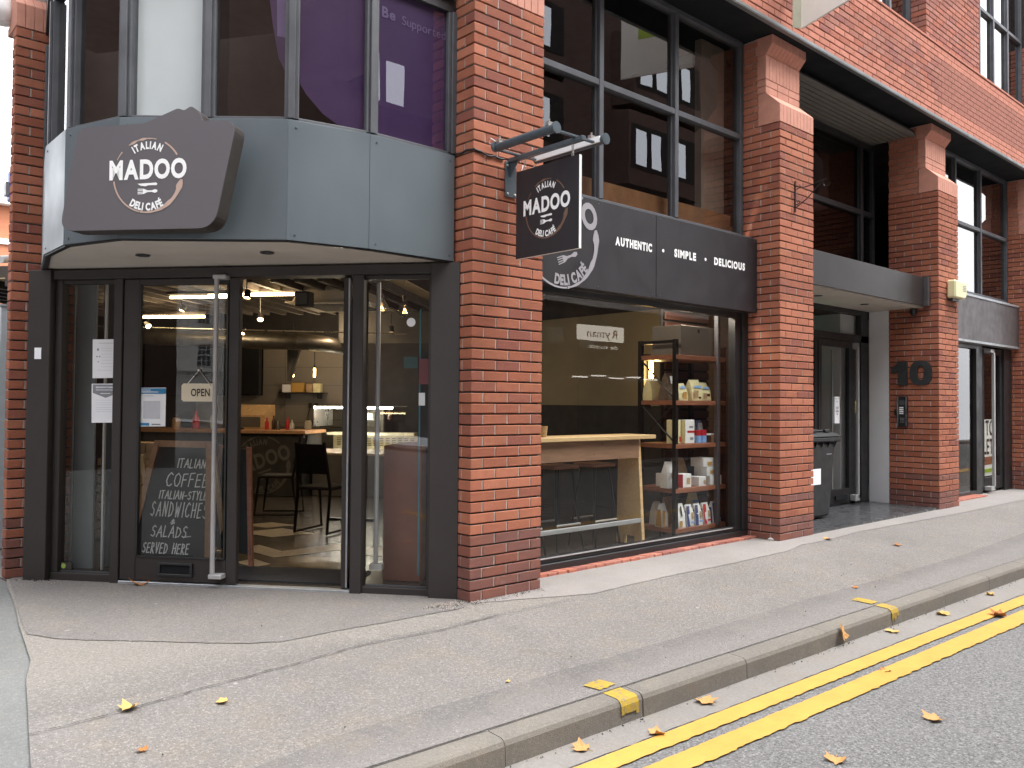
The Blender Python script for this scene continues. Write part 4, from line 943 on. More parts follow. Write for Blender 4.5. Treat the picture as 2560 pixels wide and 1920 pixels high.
m_ = BM(); bbox_(m_, .33, .62, .34, .95, .03, 1.03); rb = solo('side_cabinet', m_, 'red_box', 'maroon wooden cabinet end standing behind the right side pane', 'cabinet', bevel=.004)
m_ = BM(); bbox_(m_, .18, .285, .075, .08, 1.48, 1.66); pr1 = solo('poster', m_, 'poster_red', 'dim red poster seen in the right side pane', 'poster')
m_ = BM(); bbox_(m_, .24, .285, .075, .078, 1.33, 1.42); solo('door_sticker', m_, 'paper', 'small pale sticker on the right side pane', 'sticker')
m_ = BM(); bbox_(m_, .30, .40, .085, .09, 1.595, 1.675); solo('poster', m_, 'poster_teal', 'small dark teal card stuck on the right side pane', 'card')
m_ = BM(); m_.lathe([(0, 0), (.032, 0), (.032, .002), (0, .002)], (0, 0, 0), 18, M=Matrix.Translation((-.345, .07, 1.92)) @ Matrix.Rotation(R(90), 4, 'X')); solo('door_sticker', m_, 'paper', 'round white sticker high on the right side pane', 'sticker')

# ------------------------------------------------------------------ faceted fascia over the corner
V = [(-2.0, 2.81), (-2.18, 1.93), (-2.18, 1.43), (-2.0, .96), (-1.23, .28), (-.71, .18), (-.02, .18)]
ZB, ZT = 2.335, 3.075
bf = thing('corner_fascia', 'faceted blue grey fascia wrapping the corner above the cafe door', 'fascia', (-1.1, .9, ZB))
for i in range(len(V)-1):
    a, b = Vector(V[i]), Vector(V[i+1]); d = (b-a).normalized(); nn = Vector((d.y, -d.x))     # outward
    if nn.dot(Vector((-1, -1))) < 0: nn = -nn
    q = [a+d*.0012, b-d*.0012, b-d*.0012-nn*.012, a+d*.0012-nn*.012]
    m_ = MB(); m_.prism([tuple(p) for p in q], ZB, ZT, 'z'); part('panel', m_, 'fascia_blue', bf, bevel=.0015)
m_ = MB()
for i in range(len(V)-1):
    a, b = Vector(V[i]), Vector(V[i+1]); d = (b-a).normalized(); nn = Vector((d.y, -d.x)); nn = -nn if nn.dot(Vector((-1, -1))) < 0 else nn
    for e, L in ((a, .05),)+(((b, -.04),) if i == len(V)-2 else ()):
        for z in (ZB+.035, ZT-.045):
            p = e+d*L; m_.lathe([(0, -.004), (.007, -.003), (.008, 0)], (0, 0, 0), 8, M=Matrix.Translation((p.x+nn.x*.001, p.y+nn.y*.001, z)) @ nn.to_3d().to_track_quat('-Z', 'Y').to_matrix().to_4x4())
part('screw', m_, 'bracket_grey', bf)
Vi = [(Vector(p)+Vector((.03, .025))) for p in V]
m_ = MB(); m_.prism([tuple(p) for p in Vi]+[(.05, .3), (-1.9, 2.9)], ZB+.004, ZB+.014, 'z'); part('soffit', m_, 'soffit_white', bf)
m_ = MB()
for a, b in zip(V, V[1:]):
    a, b = Vector(a), Vector(b); d = (b-a).normalized(); nn = Vector((d.y, -d.x)); nn = -nn if nn.dot(Vector((-1, -1))) < 0 else nn
    q = [a-nn*.010, b-nn*.010, b-nn*.045, a-nn*.045]; m_.prism([tuple(p) for p in q], ZB-.008, ZB+.0, 'z')
part('drip_edge', m_, 'frame_black', bf)
m_ = MB(); m_.prism([tuple(p) for p in Vi]+[(.05, .3), (-1.9, 2.9)], ZT-.02, ZT-.008, 'z'); part('top_board', m_, 'fascia_edge', bf)
for x, y in ((-1.682, 1.47), (-1.118, .775)):
    m_ = MB(); m_.lathe([(0, .006), (.028, .004), (.034, -.006), (.045, -.007), (.047, 0)], (x, y, ZB-.0), 22); part('downlight', m_, 'frame_black', bf, smooth=True)
# the camera-shaped sign
ss = thingB('corner_sign', 'big grey signboard with rounded corners and the cafe logo, fixed to the corner fascia', 'sign', 1.58, -1.15, 2.36)
def rounded(P, rad, n=6):
    out = []
    for i in range(len(P)):
        a, b, c = Vector(P[i-1]), Vector(P[i]), Vector(P[(i+1) % len(P)]); r_ = rad[i]
        if not r_: out.append(tuple(b)); continue
        p, q = b+(a-b).normalized()*r_, b+(c-b).normalized()*r_
        for k in range(n+1):
            t = k/n; out.append(tuple(p*(1-t)**2+b*2*t*(1-t)+q*t*t))
    return out
OUT = rounded([(-2.035, 2.962), (-1.612, 2.972), (-1.40, 3.052), (-1.36, 3.038), (-1.315, 3.062), (-1.262, 3.02), (-1.245, 2.972), (-1.035, 2.968), (-1.165, 2.347), (-2.145, 2.352)], [.06, .02, .015, .008, .018, .02, .01, .09, .10, .09])
m_ = BM(); m_.prism(OUT, -1.205, -1.195, 'y'); part('face', m_, 'sign_grey', ss)
m_ = BM(); m_.prism(OUT, -1.194, -1.075, 'y'); part('return', m_, 'sign_grey_side', ss)
m_ = BM(); bbox_(m_, 1.3, 2.0, -1.074, -.9, 2.42, 2.46); bbox_(m_, 1.3, 2.0, -1.074, -.9, 2.85, 2.89); part('mounting_rail', m_, 'galv', ss)
logo(ss, 'letter_white', 'logo_tan', (-1.582, -1.2075, 2.665), X_, Z_, .218, M=BAY)

# ------------------------------------------------------------------ upper bay window over the corner
ub = thing('bay_window', 'faceted upper bay window with purple film and a white sheet above the fascia', 'window', (-1.1, .9, 3.075))
Vw = [Vector(p)+Vector((.035, .03)) for p in V]
ZH = 4.09
def seg(a, b, z0, z1, th, mat, name, out=0, trim=.0):
    a, b = Vector(a), Vector(b); d = (b-a).normalized(); nn = Vector((d.y, -d.x)); nn = -nn if nn.dot(Vector((-1, -1))) < 0 else nn
    a, b = a+d*trim, b-d*trim
    q = [a+nn*out, b+nn*out, b+nn*(out-th), a+nn*(out-th)]; m_ = MB(); m_.prism([tuple(p) for p in q], z0, z1, 'z'); return part(name, m_, mat, ub, bevel=.003)
def upright(p, wd, dep, d, name='mullion'):
    d = d.normalized(); nn = Vector((d.y, -d.x)); nn = -nn if nn.dot(Vector((-1, -1))) < 0 else nn
    m_ = MB()
    for w_, o0, o1 in ((wd, .0, -dep), (wd*.5, .018, 0)):
        q = [p-d*w_/2+nn*o0, p+d*w_/2+nn*o0, p+d*w_/2+nn*o1, p-d*w_/2+nn*o1]; m_.prism([tuple(x) for x in q], ZT+.015, ZH, 'z')
    part(name, m_, 'frame_grey', ub, bevel=.003)
mid = (Vw[3]+Vw[4])/2
segs = [(Vw[0], Vw[1]), (Vw[1], Vw[2]), (Vw[2], Vw[3]), (Vw[3], mid), (mid, Vw[4]), (Vw[4], Vw[5]), (Vw[5], Vw[6])]
for i, (a, b) in enumerate(segs):
    seg(a, b, ZT-.0, ZT+.03, .06, 'frame_grey', 'sill'); seg(a, b, ZH, ZH+.09, .07, 'frame_black', 'head')
    d = (b-a).normalized(); nn = Vector((d.y, -d.x)); nn = -nn if nn.dot(Vector((-1, -1))) < 0 else nn
    p, q = a-nn*.03, b-nn*.03
    m_ = MB(); m_.quad((p.x, p.y, ZT+.03), (q.x, q.y, ZT+.03), (q.x, q.y, ZH), (p.x, p.y, ZH)); part('pane', m_, 'glass_upper' if i != 3 else 'glass_clear', ub, recalc=False)
for j, p in enumerate([Vw[1], Vw[2], Vw[3], mid, Vw[4], Vw[5]]):
    d = [Vw[2]-Vw[0], Vw[3]-Vw[1], Vw[4]-Vw[2], Vw[4]-Vw[3], Vw[5]-Vw[3], Vw[6]-Vw[4]][j]; upright(p, .085, .07, d)
upright(Vw[6]+Vector((-.03, 0)), .09, .07, Vw[6]-Vw[5]); upright(Vw[0]+Vector((-.02, -.05)), .09, .07, Vw[1]-Vw[0])
def inset(a, b, dd): d = (b-a).normalized(); nn = Vector((d.y, -d.x)); nn = -nn if nn.dot(Vector((-1, -1))) < 0 else nn; return a-nn*dd, b-nn*dd
# plain white sheet behind one pane
a, b = inset(Vw[3], mid, .06); m_ = MB(); m_.prism([(a.x, a.y), (b.x, b.y), (b.x+.004, b.y+.004), (a.x+.004, a.y+.004)], ZT+.02, ZH, 'z'); solo('window_sheet', m_, 'sheet_white', 'white sheet filling one light of the corner bay window', 'blind')
# purple film: one great disc running over three lights
def film(i, pts, mat='purple_film', dd=.036, kids=None):
    a, b = inset(*segs[i], dd); m_ = MB(); m_.add([(a.x+(b.x-a.x)*u, a.y+(b.y-a.y)*u, z) for u, z in pts], [tuple(range(len(pts)))]); return m_
g = film(4, [(.66, ZH), (.70, 3.86), (.74, 3.7), (.82, 3.48), (1, 3.30), (1, ZH)]); pf = solo('window_film', g, 'purple_film', 'great purple disc printed on film in the corner bay window', 'window film', recalc=False)
part('disc', film(5, [(0, 3.50), (.08, 3.36), (.2, 3.27), (.4, 3.17), (.62, 3.11), (.84, 3.085), (1, 3.08), (1, ZH), (0, ZH)]), 'purple_film', pf, recalc=False)
part('disc', film(6, [(0, 3.08), (1, 3.08), (1, ZH), (0, ZH)]), 'purple_film', pf, recalc=False)
part('lilac_area', film(4, [(.78, ZH), (.8, 3.62), (1, 3.6), (1, ZH)], 'lilac_film', .0345), 'lilac_film', pf, recalc=False)  # paler lilac area on the film
a, b = inset(*segs[6], .033); d = (b-a).normalized(); m_ = MB()
put_text(m_, 'Be', .098, .03, (a.x+d.x*.085, a.y+d.y*.085, 3.90), (d.x, d.y, 0), Z_, 'l', gap=.08)
put_text(m_, 'Supported', .086, .0, (a.x+d.x*.245, a.y+d.y*.245, 3.895), (d.x, d.y, 0), Z_, 'l', gap=.09); part('lettering', m_, 'lilac_film', pf, recalc=False)
# room floor and masonry over the bay
m_ = MB(); m_.prism([tuple(p) for p in [Vector(q)+Vector((.06, .06)) for q in V]]+[(.5, 3.0)], 2.96, 3.05, 'z'); solo('floor_slab', m_, 'room_dark', kind='structure')
m_ = MB(); m_.prism([tuple(p) for p in V]+[(.0, .5), (-1.6, 2.9)], 4.18, 5.12, 'z'); solo('bay_head', m_, 'frame_black', kind='structure')
m_ = MB(); m_.box(.0, .66, .47, .9, 2.9, 5.1); m_.box(-1.0, .1, 2.2, 2.3, 3.05, 5.1); m_.box(.1, .2, .5, 2.3, 3.05, 5.1); m_.box(-1.9, -1.0, 3.0, 3.1, 3.05, 5.1); solo('upper_room_wall', m_, 'room_dark', kind='structure')

# ------------------------------------------------------------------ hanging sign on its bracket
hs_ = thing('sign_bracket', 'blue grey steel bracket with two strip lamps bolted to the first pillar', 'bracket', (.333, 0, 2.81))
XH = .333
m_ = MB(); m_.box(.283, .387, -.012, -.002, 2.81, 3.06); part('wall_plate', m_, 'bracket_grey', hs_, bevel=.002)
m_ = MB(); m_.box(XH-.02, XH+.02, -.72, -.002, 3.055, 3.085); part('arm', m_, 'bracket_grey', hs_, bevel=.002)
m_ = MB(); m_.prism([(-.012, 3.054), (-.09, 3.054), (-.012, 2.95)], XH-.004, XH+.004, 'x'); part('gusset', m_, 'bracket_grey', hs_)
for y in (-.10, -.66): m_ = MB(); m_.box(XH-.20, XH+.20, y, y+.025, 3.086, 3.10); part('cross_bar', m_, 'bracket_grey', hs_, bevel=.002)
m_ = MB(); m_.tube([(XH-.20, .02-.12, 3.105), (XH-.20, -.66, 3.105)], .030, 14); part('strip_lamp', m_, 'bracket_grey', hs_, smooth=True)
m_ = MB(); m_.tube([(XH+.20, -.06, 3.105), (XH+.20, -.72, 3.105)], .030, 14); l2_ = part('strip_lamp', m_, 'bracket_grey', hs_, smooth=True)
m_ = MB(); m_.tube([(XH-.215, -.10, 3.105), (XH-.215, -.085, 3.105)], .036, 14); m_.tube([(XH-.2, -.66, 3.105), (XH-.2, -.672, 3.105)], .038, 14); m_.tube([(XH+.2, -.72, 3.105), (XH+.2, -.732, 3.105)], .038, 14); part('end_cap', m_, 'bracket_grey', hs_)
m_ = MB(); m_.box(XH+.165, XH+.182, -.70, -.08, 3.085, 3.125); part('diffuser', m_, 'letter_white', hs_)
m_ = MB()
for x in (.30, .37):
    for z in (2.83, 3.03): m_.lathe([(0, -.008), (.009, -.006), (.009, 0)], (0, 0, 0), 6, M=Matrix.Translation((x, -.012, z)) @ Matrix.Rotation(R(-90), 4, 'X'))
for x, y in ((XH-.2, -.12), (XH-.2, -.6), (XH+.2, -.12), (XH+.2, -.6)): m_.box(x-.02, x+.02, y-.015, y+.015, 3.13, 3.155); m_.tube([(x, y, 3.15), (x, y, 3.175)], .006, 6)
part('bolt', m_, 'chain_metal', hs_)
m_ = MB(); m_.tube([(XH-.2, -.09, 3.14), (XH-.23, -.06, 3.17), (XH-.21, -.02, 3.15), (XH-.1, -.012, 3.11)], .003, 6); m_.tube([(XH+.2, -.08, 3.08), (XH+.15, -.05, 3.02), (XH+.08, -.03, 2.99), (XH+.12, -.01, 3.06)], .003, 6); part('wire', m_, 'plastic_white', hs_)
hb = thing('hanging_sign', 'square black double sided sign with the cafe logo hanging from the bracket', 'sign', (XH, -.39, 2.355))
m_ = MB(); m_.box(XH-.012, XH+.012, -.69, -.088, 2.357, 2.968); part('core', m_, 'sign_white', hb, bevel=.001)
m_ = MB(); m_.box(XH-.0145, XH-.0122, -.6905, -.0875, 2.3565, 2.9685); part('face', m_, 'sign_black', hb); m_ = MB(); m_.box(XH+.0122, XH+.0145, -.6905, -.0875, 2.3565, 2.9685); part('face', m_, 'sign_black', hb)
for sx_, ax in ((-1, (0, -1, 0)), (1, (0, 1, 0))):
    logo(hb, 'letter_white', 'logo_brown', (XH+sx_*.0158, -.389, 2.665), ax, Z_, .20)
m_ = MB()
for y in (-.16, -.62):
    for k in range(3):
        z = 2.985+k*.026; r1, r2 = .008, .016
        pts = [(XH+(r1*math.cos(a) if k % 2 else 0), y+(0 if k % 2 else r1*math.cos(a)), z+r2*math.sin(a)) for a in [i*math.pi/5 for i in range(11)]]
        m_.tube(pts, .0028, 6, caps=False)
part('chain', m_, 'chain_metal', hb, smooth=True)
# cable pinned along the pillar
m_ = MB(); pts = [(-.012, .25, 3.085)]
for k in range(14):
    t = k/13; pts.append((-.008, .22-.22*t, 3.087+.004*math.sin(t*11))) if t < .95 else pts.append((0, -.008, 3.086))
for k in range(9): pts.append((.03+k*.03, -.008, 3.080-.0045*k*(1 if k < 5 else .4)+.004*math.sin(k*1.7)))
m_.tube(pts, .0075, 7); solo('cable', m_, 'black_rubber', 'black cable run along the joint of the first pillar to the bracket', 'cable', smooth=True)

# ------------------------------------------------------------------ small fittings on the pillars
hk = thing('hook_bracket', 'thin wrought iron hook bracket with scrolls on the second pillar', 'bracket', (4.242, 0, 3.33))
m_ = MB(); m_.box(4.232, 4.252, -.012, -.002, 3.325, 3.645); part('wall_bar', m_, 'iron_black', hk, bevel=.002)
cv = [(-.012, 3.59), (-.10, 3.565), (-.2, 3.575), (-.30, 3.605)]+[(-.345+.04*math.sin(a), 3.572+.04*math.cos(a)) for a in [k*.5 for k in range(10)]]
m_ = MB(); m_.tube([(4.242, y, z) for y, z in cv], .005, 6); m_.tube([(4.242, -.012, 3.37), (4.242, -.13, 3.44), (4.242, -.25, 3.55), (4.242, -.31, 3.60)], .005, 6)
m_.tube([(4.242, -.012-.05*math.sin(a)*.9, 3.40+.045*(1-math.cos(a))*.5) for a in [k*.35 for k in range(8)]], .0045, 6); m_.tube([(4.242, -.012-.05*math.sin(a), 3.56+.045*(1-math.cos(a))*.5) for a in [k*.35 for k in range(8)]], .0045, 6)
part('scroll', m_, 'iron_black', hk, smooth=True)
nb_ = thing('number_sign', 'raised dark metal number ten on the third pillar', 'number sign', (7.893, .35, 1.63))
XC = 7.893
def numeral(outer, inner=None):
    m_ = MB(); n = len(outer); a, b = XC-.034, XC-.004
    if not inner: m_.prism(outer, a, b, 'x')
    else:
        for i in range(n):
            k = (i+1) % n; q = [outer[i], outer[k], inner[k], inner[i]]
            m_.add([(a, *p) for p in q], [(0, 1, 2, 3)]); m_.add([(b, *p) for p in q], [(3, 2, 1, 0)])
            m_.add([(a, *outer[i]), (a, *outer[k]), (b, *outer[k]), (b, *outer[i])], [(0, 1, 2, 3)]); m_.add([(a, *inner[i]), (a, *inner[k]), (b, *inner[k]), (b, *inner[i])], [(3, 2, 1, 0)])
    part('numeral', m_, 'number_grey', nb_, bevel=0)
numeral([(.515, 1.633), (.515, 1.83), (.60, 1.795), (.615, 1.85), (.50, 1.955), (.40, 1.955), (.40, 1.633)])
sup = lambda yc, zc, ry, rz_, e: [(yc-math.copysign(abs(math.cos(t))**e, math.cos(t))*ry, zc+math.copysign(abs(math.sin(t))**e, math.sin(t))*rz_) for t in [2*math.pi*k/32 for k in range(32)]]
numeral(sup(.222, 1.795, .142, .163, .8), sup(.222, 1.795, .045, .095, .9))
ic = thing('entry_panel', 'steel door entry panel with buttons under the number sign', 'intercom', (7.89, .465, 1.08))
m_ = MB(); m_.box(XC-.035, XC-.002, .395, .535, 1.078, 1.485); part('case', m_, 'frame_black', ic, bevel=.004)
m_ = MB(); m_.box(XC-.039, XC-.035, .40, .416, 1.085, 1.478); m_.box(XC-.039, XC-.035, .514, .53, 1.085, 1.478); part('side_trim', m_, 'steel', ic)
m_ = MB(); m_.box(XC-.037, XC-.035, .43, .50, 1.37, 1.43); part('speaker', m_, 'frame_grey', ic)
m_ = MB(); [m_.box(XC-.038, XC-.035, .445, .50, 1.245+k*.026, 1.263+k*.026) for k in range(4)]; part('button', m_, 'letter_white', ic)
m_ = MB(); [m_.box(XC-.0375, XC-.035, .435+.02*i, .445+.02*i, 1.13+.018*k, 1.139+.018*k) for k in range(4) for i in range(3)]; part('keypad', m_, 'galv', ic)
m_ = MB(); m_.box(XC-.02, XC-.002, .545, .575, 1.23, 1.31); part('lock_box', m_, 'black_rubber', ic)
al = thing('alarm_box', 'pale yellow alarm box on the third pillar', 'alarm box', (8.38, 0, 2.78))
m_ = MB(); m_.prism(rounded([(8.15, 2.80), (8.50, 2.80), (8.56, 2.86), (8.56, 3.03), (8.15, 3.04)], [.03, .03, .03, .04, .03], 4), -.115, -.003, 'y'); part('cover', m_, 'alarm_yellow', al, bevel=.018)
m_ = MB(); m_.box(8.2, 8.42, -.06, -.003, 2.765, 2.80); part('base', m_, 'frame_black', al)
m_ = MB(); [m_.flat([(8.40, 2.90+k*.022), (8.52, 2.90+k*.022), (8.52, 2.91+k*.022), (8.40, 2.91+k*.022)], -.1165, 'y') for k in range(4)]; part('print', m_, 'ink_grey', al, recalc=False)
m_ = MB(); m_.lathe([(.0, -.06), (.03, -.052), (.045, -.02), (.045, .03)], (7.84, .30, 2.62), 14); solo('dome_camera', m_, 'frame_black', 'small dark dome camera under the canopy end', 'camera', smooth=True)
m_ = MB(); m_.box(7.835, 7.845, .29, .31, 2.65, 2.66); 

# estate agent's board high on the parapet
eb = thing('agent_board', 'cream projecting let board fixed over the parapet', 'board', (3.9, -.1, 5.0))
a = Vector((4.033, -.187, 5.1)); b = Vector((3.73, -.985, 5.1)); nn = Vector((.935, -.355, 0))*.012; a2 = Vector((3.955, -.150, 5.1)); UPV = Vector((0, 0, .95))
def slab(p, q, th, up=UPV):
    q_ = MB(); L_ = [p, q, q+th, p+th]; q_.add(L_+[v+up for v in L_], [(0, 1, 2, 3), (7, 6, 5, 4), (0, 4, 5, 1), (1, 5, 6, 2), (2, 6, 7, 3), (3, 7, 4, 0)]); return q_
part('panel', slab(a, b, nn*2), 'board_white', eb); part('side_panel', slab(a2, a-nn*.2, Vector((0, .012, 0))), 'board_edge', eb)
part('fixing_arm', slab(a+Vector((0, 0, .4)), Vector((4.05, .0, 5.5)), Vector((.03, 0, 0)), Vector((0, 0, .04))), 'galv', eb)
axb = (b-a).normalized(); C0 = (a+b)/2-nn*.25
q = MB(); q.add([C0-axb*.22+Z_*.42, C0+axb*.22+Z_*.42, C0+axb*.22+Z_*.62, C0-axb*.22+Z_*.62], [(0, 1, 2, 3)]); part('lime_label', q, 'lime', eb, recalc=False)
q = MB(); q.add([C0-axb*.22+Z_*.63, C0+axb*.22+Z_*.63, C0+axb*.22+Z_*.88, C0-axb*.22+Z_*.88], [(0, 1, 2, 3)]); part('dark_label', q, 'ink_dark', eb, recalc=False)
q = MB(); put_text(q, 'LET', .13, .015, C0-nn*.2+Z_*.70, axb, Z_); part('lettering', q, 'letter_white', eb, recalc=False)

# ------------------------------------------------------------------ wheelie bin in the recess
wb = thing('wheelie_bin', 'black wheeled rubbish bin with a white sticker in the entrance recess', 'bin', (5.55, .66, .03))
def taper(mb_, b0, b1, z0, z1):
    (ax0, ax1, ay0, ay1), (bx0, bx1, by0, by1) = b0, b1
    mb_.add([(ax0, ay0, z0), (ax1, ay0, z0), (ax1, ay1, z0), (ax0, ay1, z0), (bx0, by0, z1), (bx1, by0, z1), (bx1, by1, z1), (bx0, by1, z1)], [(3, 2, 1, 0), (4, 5, 6, 7), (0, 1, 5, 4), (1, 2, 6, 5), (2, 3, 7, 6), (3, 0, 4, 7)])
m_ = MB(); taper(m_, (5.26, 5.83, .44, .86), (5.19, 5.90, .40, .90), .05, .93); part('body', m_, 'bin_plastic', wb, bevel=.03)
m_ = MB(); m_.box(5.16, 5.97, .37, .92, .93, .985); part('rim', m_, 'bin_plastic', wb, bevel=.012)
m_ = MB(); taper(m_, (5.17, 5.98, .36, .92), (5.25, 5.90, .42, .88), .99, 1.04); m_.box(5.30, 5.84, .46, .84, 1.041, 1.065); m_.box(5.35, 5.45, .40, .44, 1.04, 1.075); m_.box(5.65, 5.75, .40, .44, 1.04, 1.075); part('lid', m_, 'bin_plastic', wb, bevel=.008)
m_ = MB(); [m_.prism([(.37, .93), (.40, .93), (.40, .86)], x, x+.012, 'x') for x in (5.25, 5.4, 5.55, 5.7, 5.85)]; part('rib', m_, 'bin_plastic', wb)
for y in (.46, .84):
    m_ = MB(); m_.tube([(5.22, y-.02, .12), (5.22, y+.02, .12)], .09, 18); part('wheel', m_, 'black_rubber', wb)
m_ = MB(); m_.box(5.28, 5.56, .414, .4165, .44, .83); st_ = part('sticker', m_, 'paper', wb)
m_ = MB(); m_.box(5.68, 5.80, .405, .409, .78, .79); part('badge', m_, 'galv', wb)

# ------------------------------------------------------------------ beyond the left pillar
gp = thing('gate_post', 'pale grey square steel post beyond the left pillar', 'post', (-1.92, 4.4, 0))
m_ = MB(); m_.box(-1.98, -1.84, 4.33, 4.47, 0, 2.2); part('post', m_, 'gate_grey', gp, bevel=.006); m_ = MB(); m_.box(-1.99, -1.83, 4.32, 4.48, 2.2, 2.215); part('cap', m_, 'gate_grey', gp)
g2 = thing('side_gate', 'grey steel gate closing the yard at the left edge', 'gate', (-2.6, 4.4, 0))
m_ = MB(); m_.box(-3.2, -2.0, 4.38, 4.42, .05, 1.85); part('panel', m_, 'frame_grey', g2); m_ = MB(); m_.box(-3.2, -2.0, 4.36, 4.44, 1.85, 1.9); part('rail', m_, 'gate_grey', g2)
fb = thing('brick_building', 'orange brick building with a pale cornice far down the side street', 'building', (-1, 30, 0))
m_ = MB(); m_.box(-6, 4, 30, 40, -1, 8.3); part('wall', m_, 'far_brick_orange', fb)
m_ = MB(); m_.box(-6.2, 4.2, 29.6, 40, 8.3, 8.9); m_.box(-6.1, 4.1, 29.9, 30, 6.9, 7.1); part('cornice', m_, 'stone_pale', fb)
for x in (.4, 1.6, 2.8):
    for z in (1.2, 4.3):
        m_ = MB(); m_.box(x, x+.7, 29.93, 30.05, z, z+1.6); w_ = part('window', m_, 'window_dark', fb); m_ = MB(); m_.box(x-.06, x+.76, 29.9, 29.96, z-.12, z-.002); part('sill', m_, 'stone_pale', w_)
cc = thing('wall_camera', 'grey dome camera on an arm high on the left pillar', 'camera', (-2.25, 3.1, 4.35))
m_ = MB(); m_.lathe([(0, -.09), (.07, -.075), (.10, -.03), (.11, .02), (.10, .09), (.04, .12), (0, .12)], (-2.245, 3.1, 4.37), 18, M=Matrix.Identity(4)); part('dome', m_, 'plastic_white', cc, smooth=True)
m_ = MB(); m_.tube([(-2.10, 2.95, 4.31), (-2.16, 3.02, 4.30), (-2.22, 3.08, 4.33)], .018, 8); part('arm', m_, 'galv', cc)
m_ = MB(); m_.lathe([(0, -.06), (.06, -.04), (.07, .02), (.03, .05), (0, .05)], (-2.19, 3.1, 4.50), 14); part('lamp', m_, 'plastic_white', cc, smooth=True)
bl = thing('blue_lamp', 'small blue light fitting peeping out beside the left pillar', 'lamp', (-2.13, 3.5, 3.0))
m_ = MB(); m_.box(-2.10, -2.04, 3.45, 3.55, 2.99, 3.24); part('housing', m_, 'blue_lamp', bl, bevel=.01); m_ = MB(); m_.box(-2.125, -2.102, 3.46, 3.54, 3.03, 3.14); part('bracket', m_, 'galv', bl)
bw = thing('bullet_camera', 'small white camera on the left pillar below the blue light', 'camera', (-2.3, 3.1, 2.5))
m_ = MB(); m_.tube([(-2.22, 3.1, 2.44), (-2.13, 3.2, 2.47)], .03, 10); part('body', m_, 'plastic_white', bw); m_ = MB(); m_.tube([(-2.15, 3.18, 2.45), (-2.07, 3.15, 2.38)], .010, 6); part('arm', m_, 'plastic_white', bw)
# ------------------------------------------------------------------ inside the cafe
ROOM = [(.10, .50), (4.60, .50), (4.60, 11.5), (.2, 11.9), (-1.72, 3.5), (-1.93, 2.62)]
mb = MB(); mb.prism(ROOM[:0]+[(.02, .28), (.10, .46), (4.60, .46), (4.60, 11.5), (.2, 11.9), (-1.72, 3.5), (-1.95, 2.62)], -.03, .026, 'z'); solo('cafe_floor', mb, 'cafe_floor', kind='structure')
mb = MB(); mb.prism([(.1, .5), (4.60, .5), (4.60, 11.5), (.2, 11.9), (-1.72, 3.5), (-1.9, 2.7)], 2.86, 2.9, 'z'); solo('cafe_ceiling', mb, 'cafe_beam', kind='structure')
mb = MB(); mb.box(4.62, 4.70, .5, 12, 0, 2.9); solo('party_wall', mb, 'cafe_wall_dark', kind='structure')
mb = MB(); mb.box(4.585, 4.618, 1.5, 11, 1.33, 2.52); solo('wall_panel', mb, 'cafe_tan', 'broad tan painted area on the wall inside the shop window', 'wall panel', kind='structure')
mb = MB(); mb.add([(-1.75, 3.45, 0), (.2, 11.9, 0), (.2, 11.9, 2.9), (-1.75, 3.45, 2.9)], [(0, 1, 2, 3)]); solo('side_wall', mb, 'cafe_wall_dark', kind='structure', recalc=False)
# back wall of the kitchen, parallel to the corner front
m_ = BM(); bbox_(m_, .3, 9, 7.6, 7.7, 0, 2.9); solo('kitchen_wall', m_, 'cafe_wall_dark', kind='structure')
m_ = BM(); bbox_(m_, 3.35, 5.0, 7.56, 7.598, .3, 2.22); bbox_(m_, 5.0, 6.2, 7.56, 7.598, .3, 1.45); solo('wall_tiling', m_, 'cafe_white', 'pale tiled kitchen wall behind the counter', 'wall tiling', kind='structure')
m_ = BM()
for z in (1.0, 1.3, 1.62, 1.92): bbox_(m_, 3.35, 5.0, 7.553, 7.559, z, z+.006)
for s_ in (3.6, 4.1, 4.6): bbox_(m_, s_, s_+.006, 7.553, 7.559, .3, 2.2)
o = solo('tile_joint', m_, 'room_grey', kind='structure')
m_ = BM(); bbox_(m_, 5.0, 7.2, 7.4, 7.5, 1.47, 2.3); solo('menu_board', m_, 'frame_black', 'plain black menu board on the kitchen wall', 'board')
# ceiling: pale corrugated panels between beams
cl = thing('ceiling_panels', 'yellow lit ceiling panels between dark joists above the cafe door', 'ceiling', (0, 4, 2.8), kind='structure')
for k in range(22):
    s0 = 1.2+k*.25; m_ = BM(); bbox_(m_, s0, s0+.19, 2.3, 5.4, 2.64, 2.65); part('panel', m_, 'cafe_ceiling', cl); m_ = BM(); bbox_(m_, s0+.192, s0+.248, 2.3, 5.4, 2.56, 2.66); part('joist', m_, 'cafe_beam', cl)
for d in (2.5, 3.9, 5.4):
    m_ = BM(); bbox_(m_, 0, 8, d-.07, d+.07, 2.67, 2.8); part('beam', m_, 'cafe_beam', cl)
def lamp_tube(label, s0, s1, d, z, r=.016):
    t = thingB('tube_lamp', label, 'tube lamp', (s0+s1)/2, d, z); m_ = BM(); m_.tube([(-s0, d, z), (-s1, d, z)], r, 10); part('tube', m_, 'tube_warm', t)
    m_ = BM(); bbox_(m_, min(s0, s1)-.03, max(s0, s1)+.03, d-.02, d+.02, z+.03, z+.06); part('batten', m_, 'cafe_beam', t)
lamp_tube('warm tube lamp seen through the open doorway under the ceiling', 2.50, 3.5, 3.0, 2.53)
lamp_tube('warm tube lamp with a spot beside it, seen through the closed door glass', 4.1, 5.2, 4.0, 2.40)
lamp_tube('warm tube lamp seen right behind the long pull handle', 2.9, 3.6, 2.4, 2.43, .013)
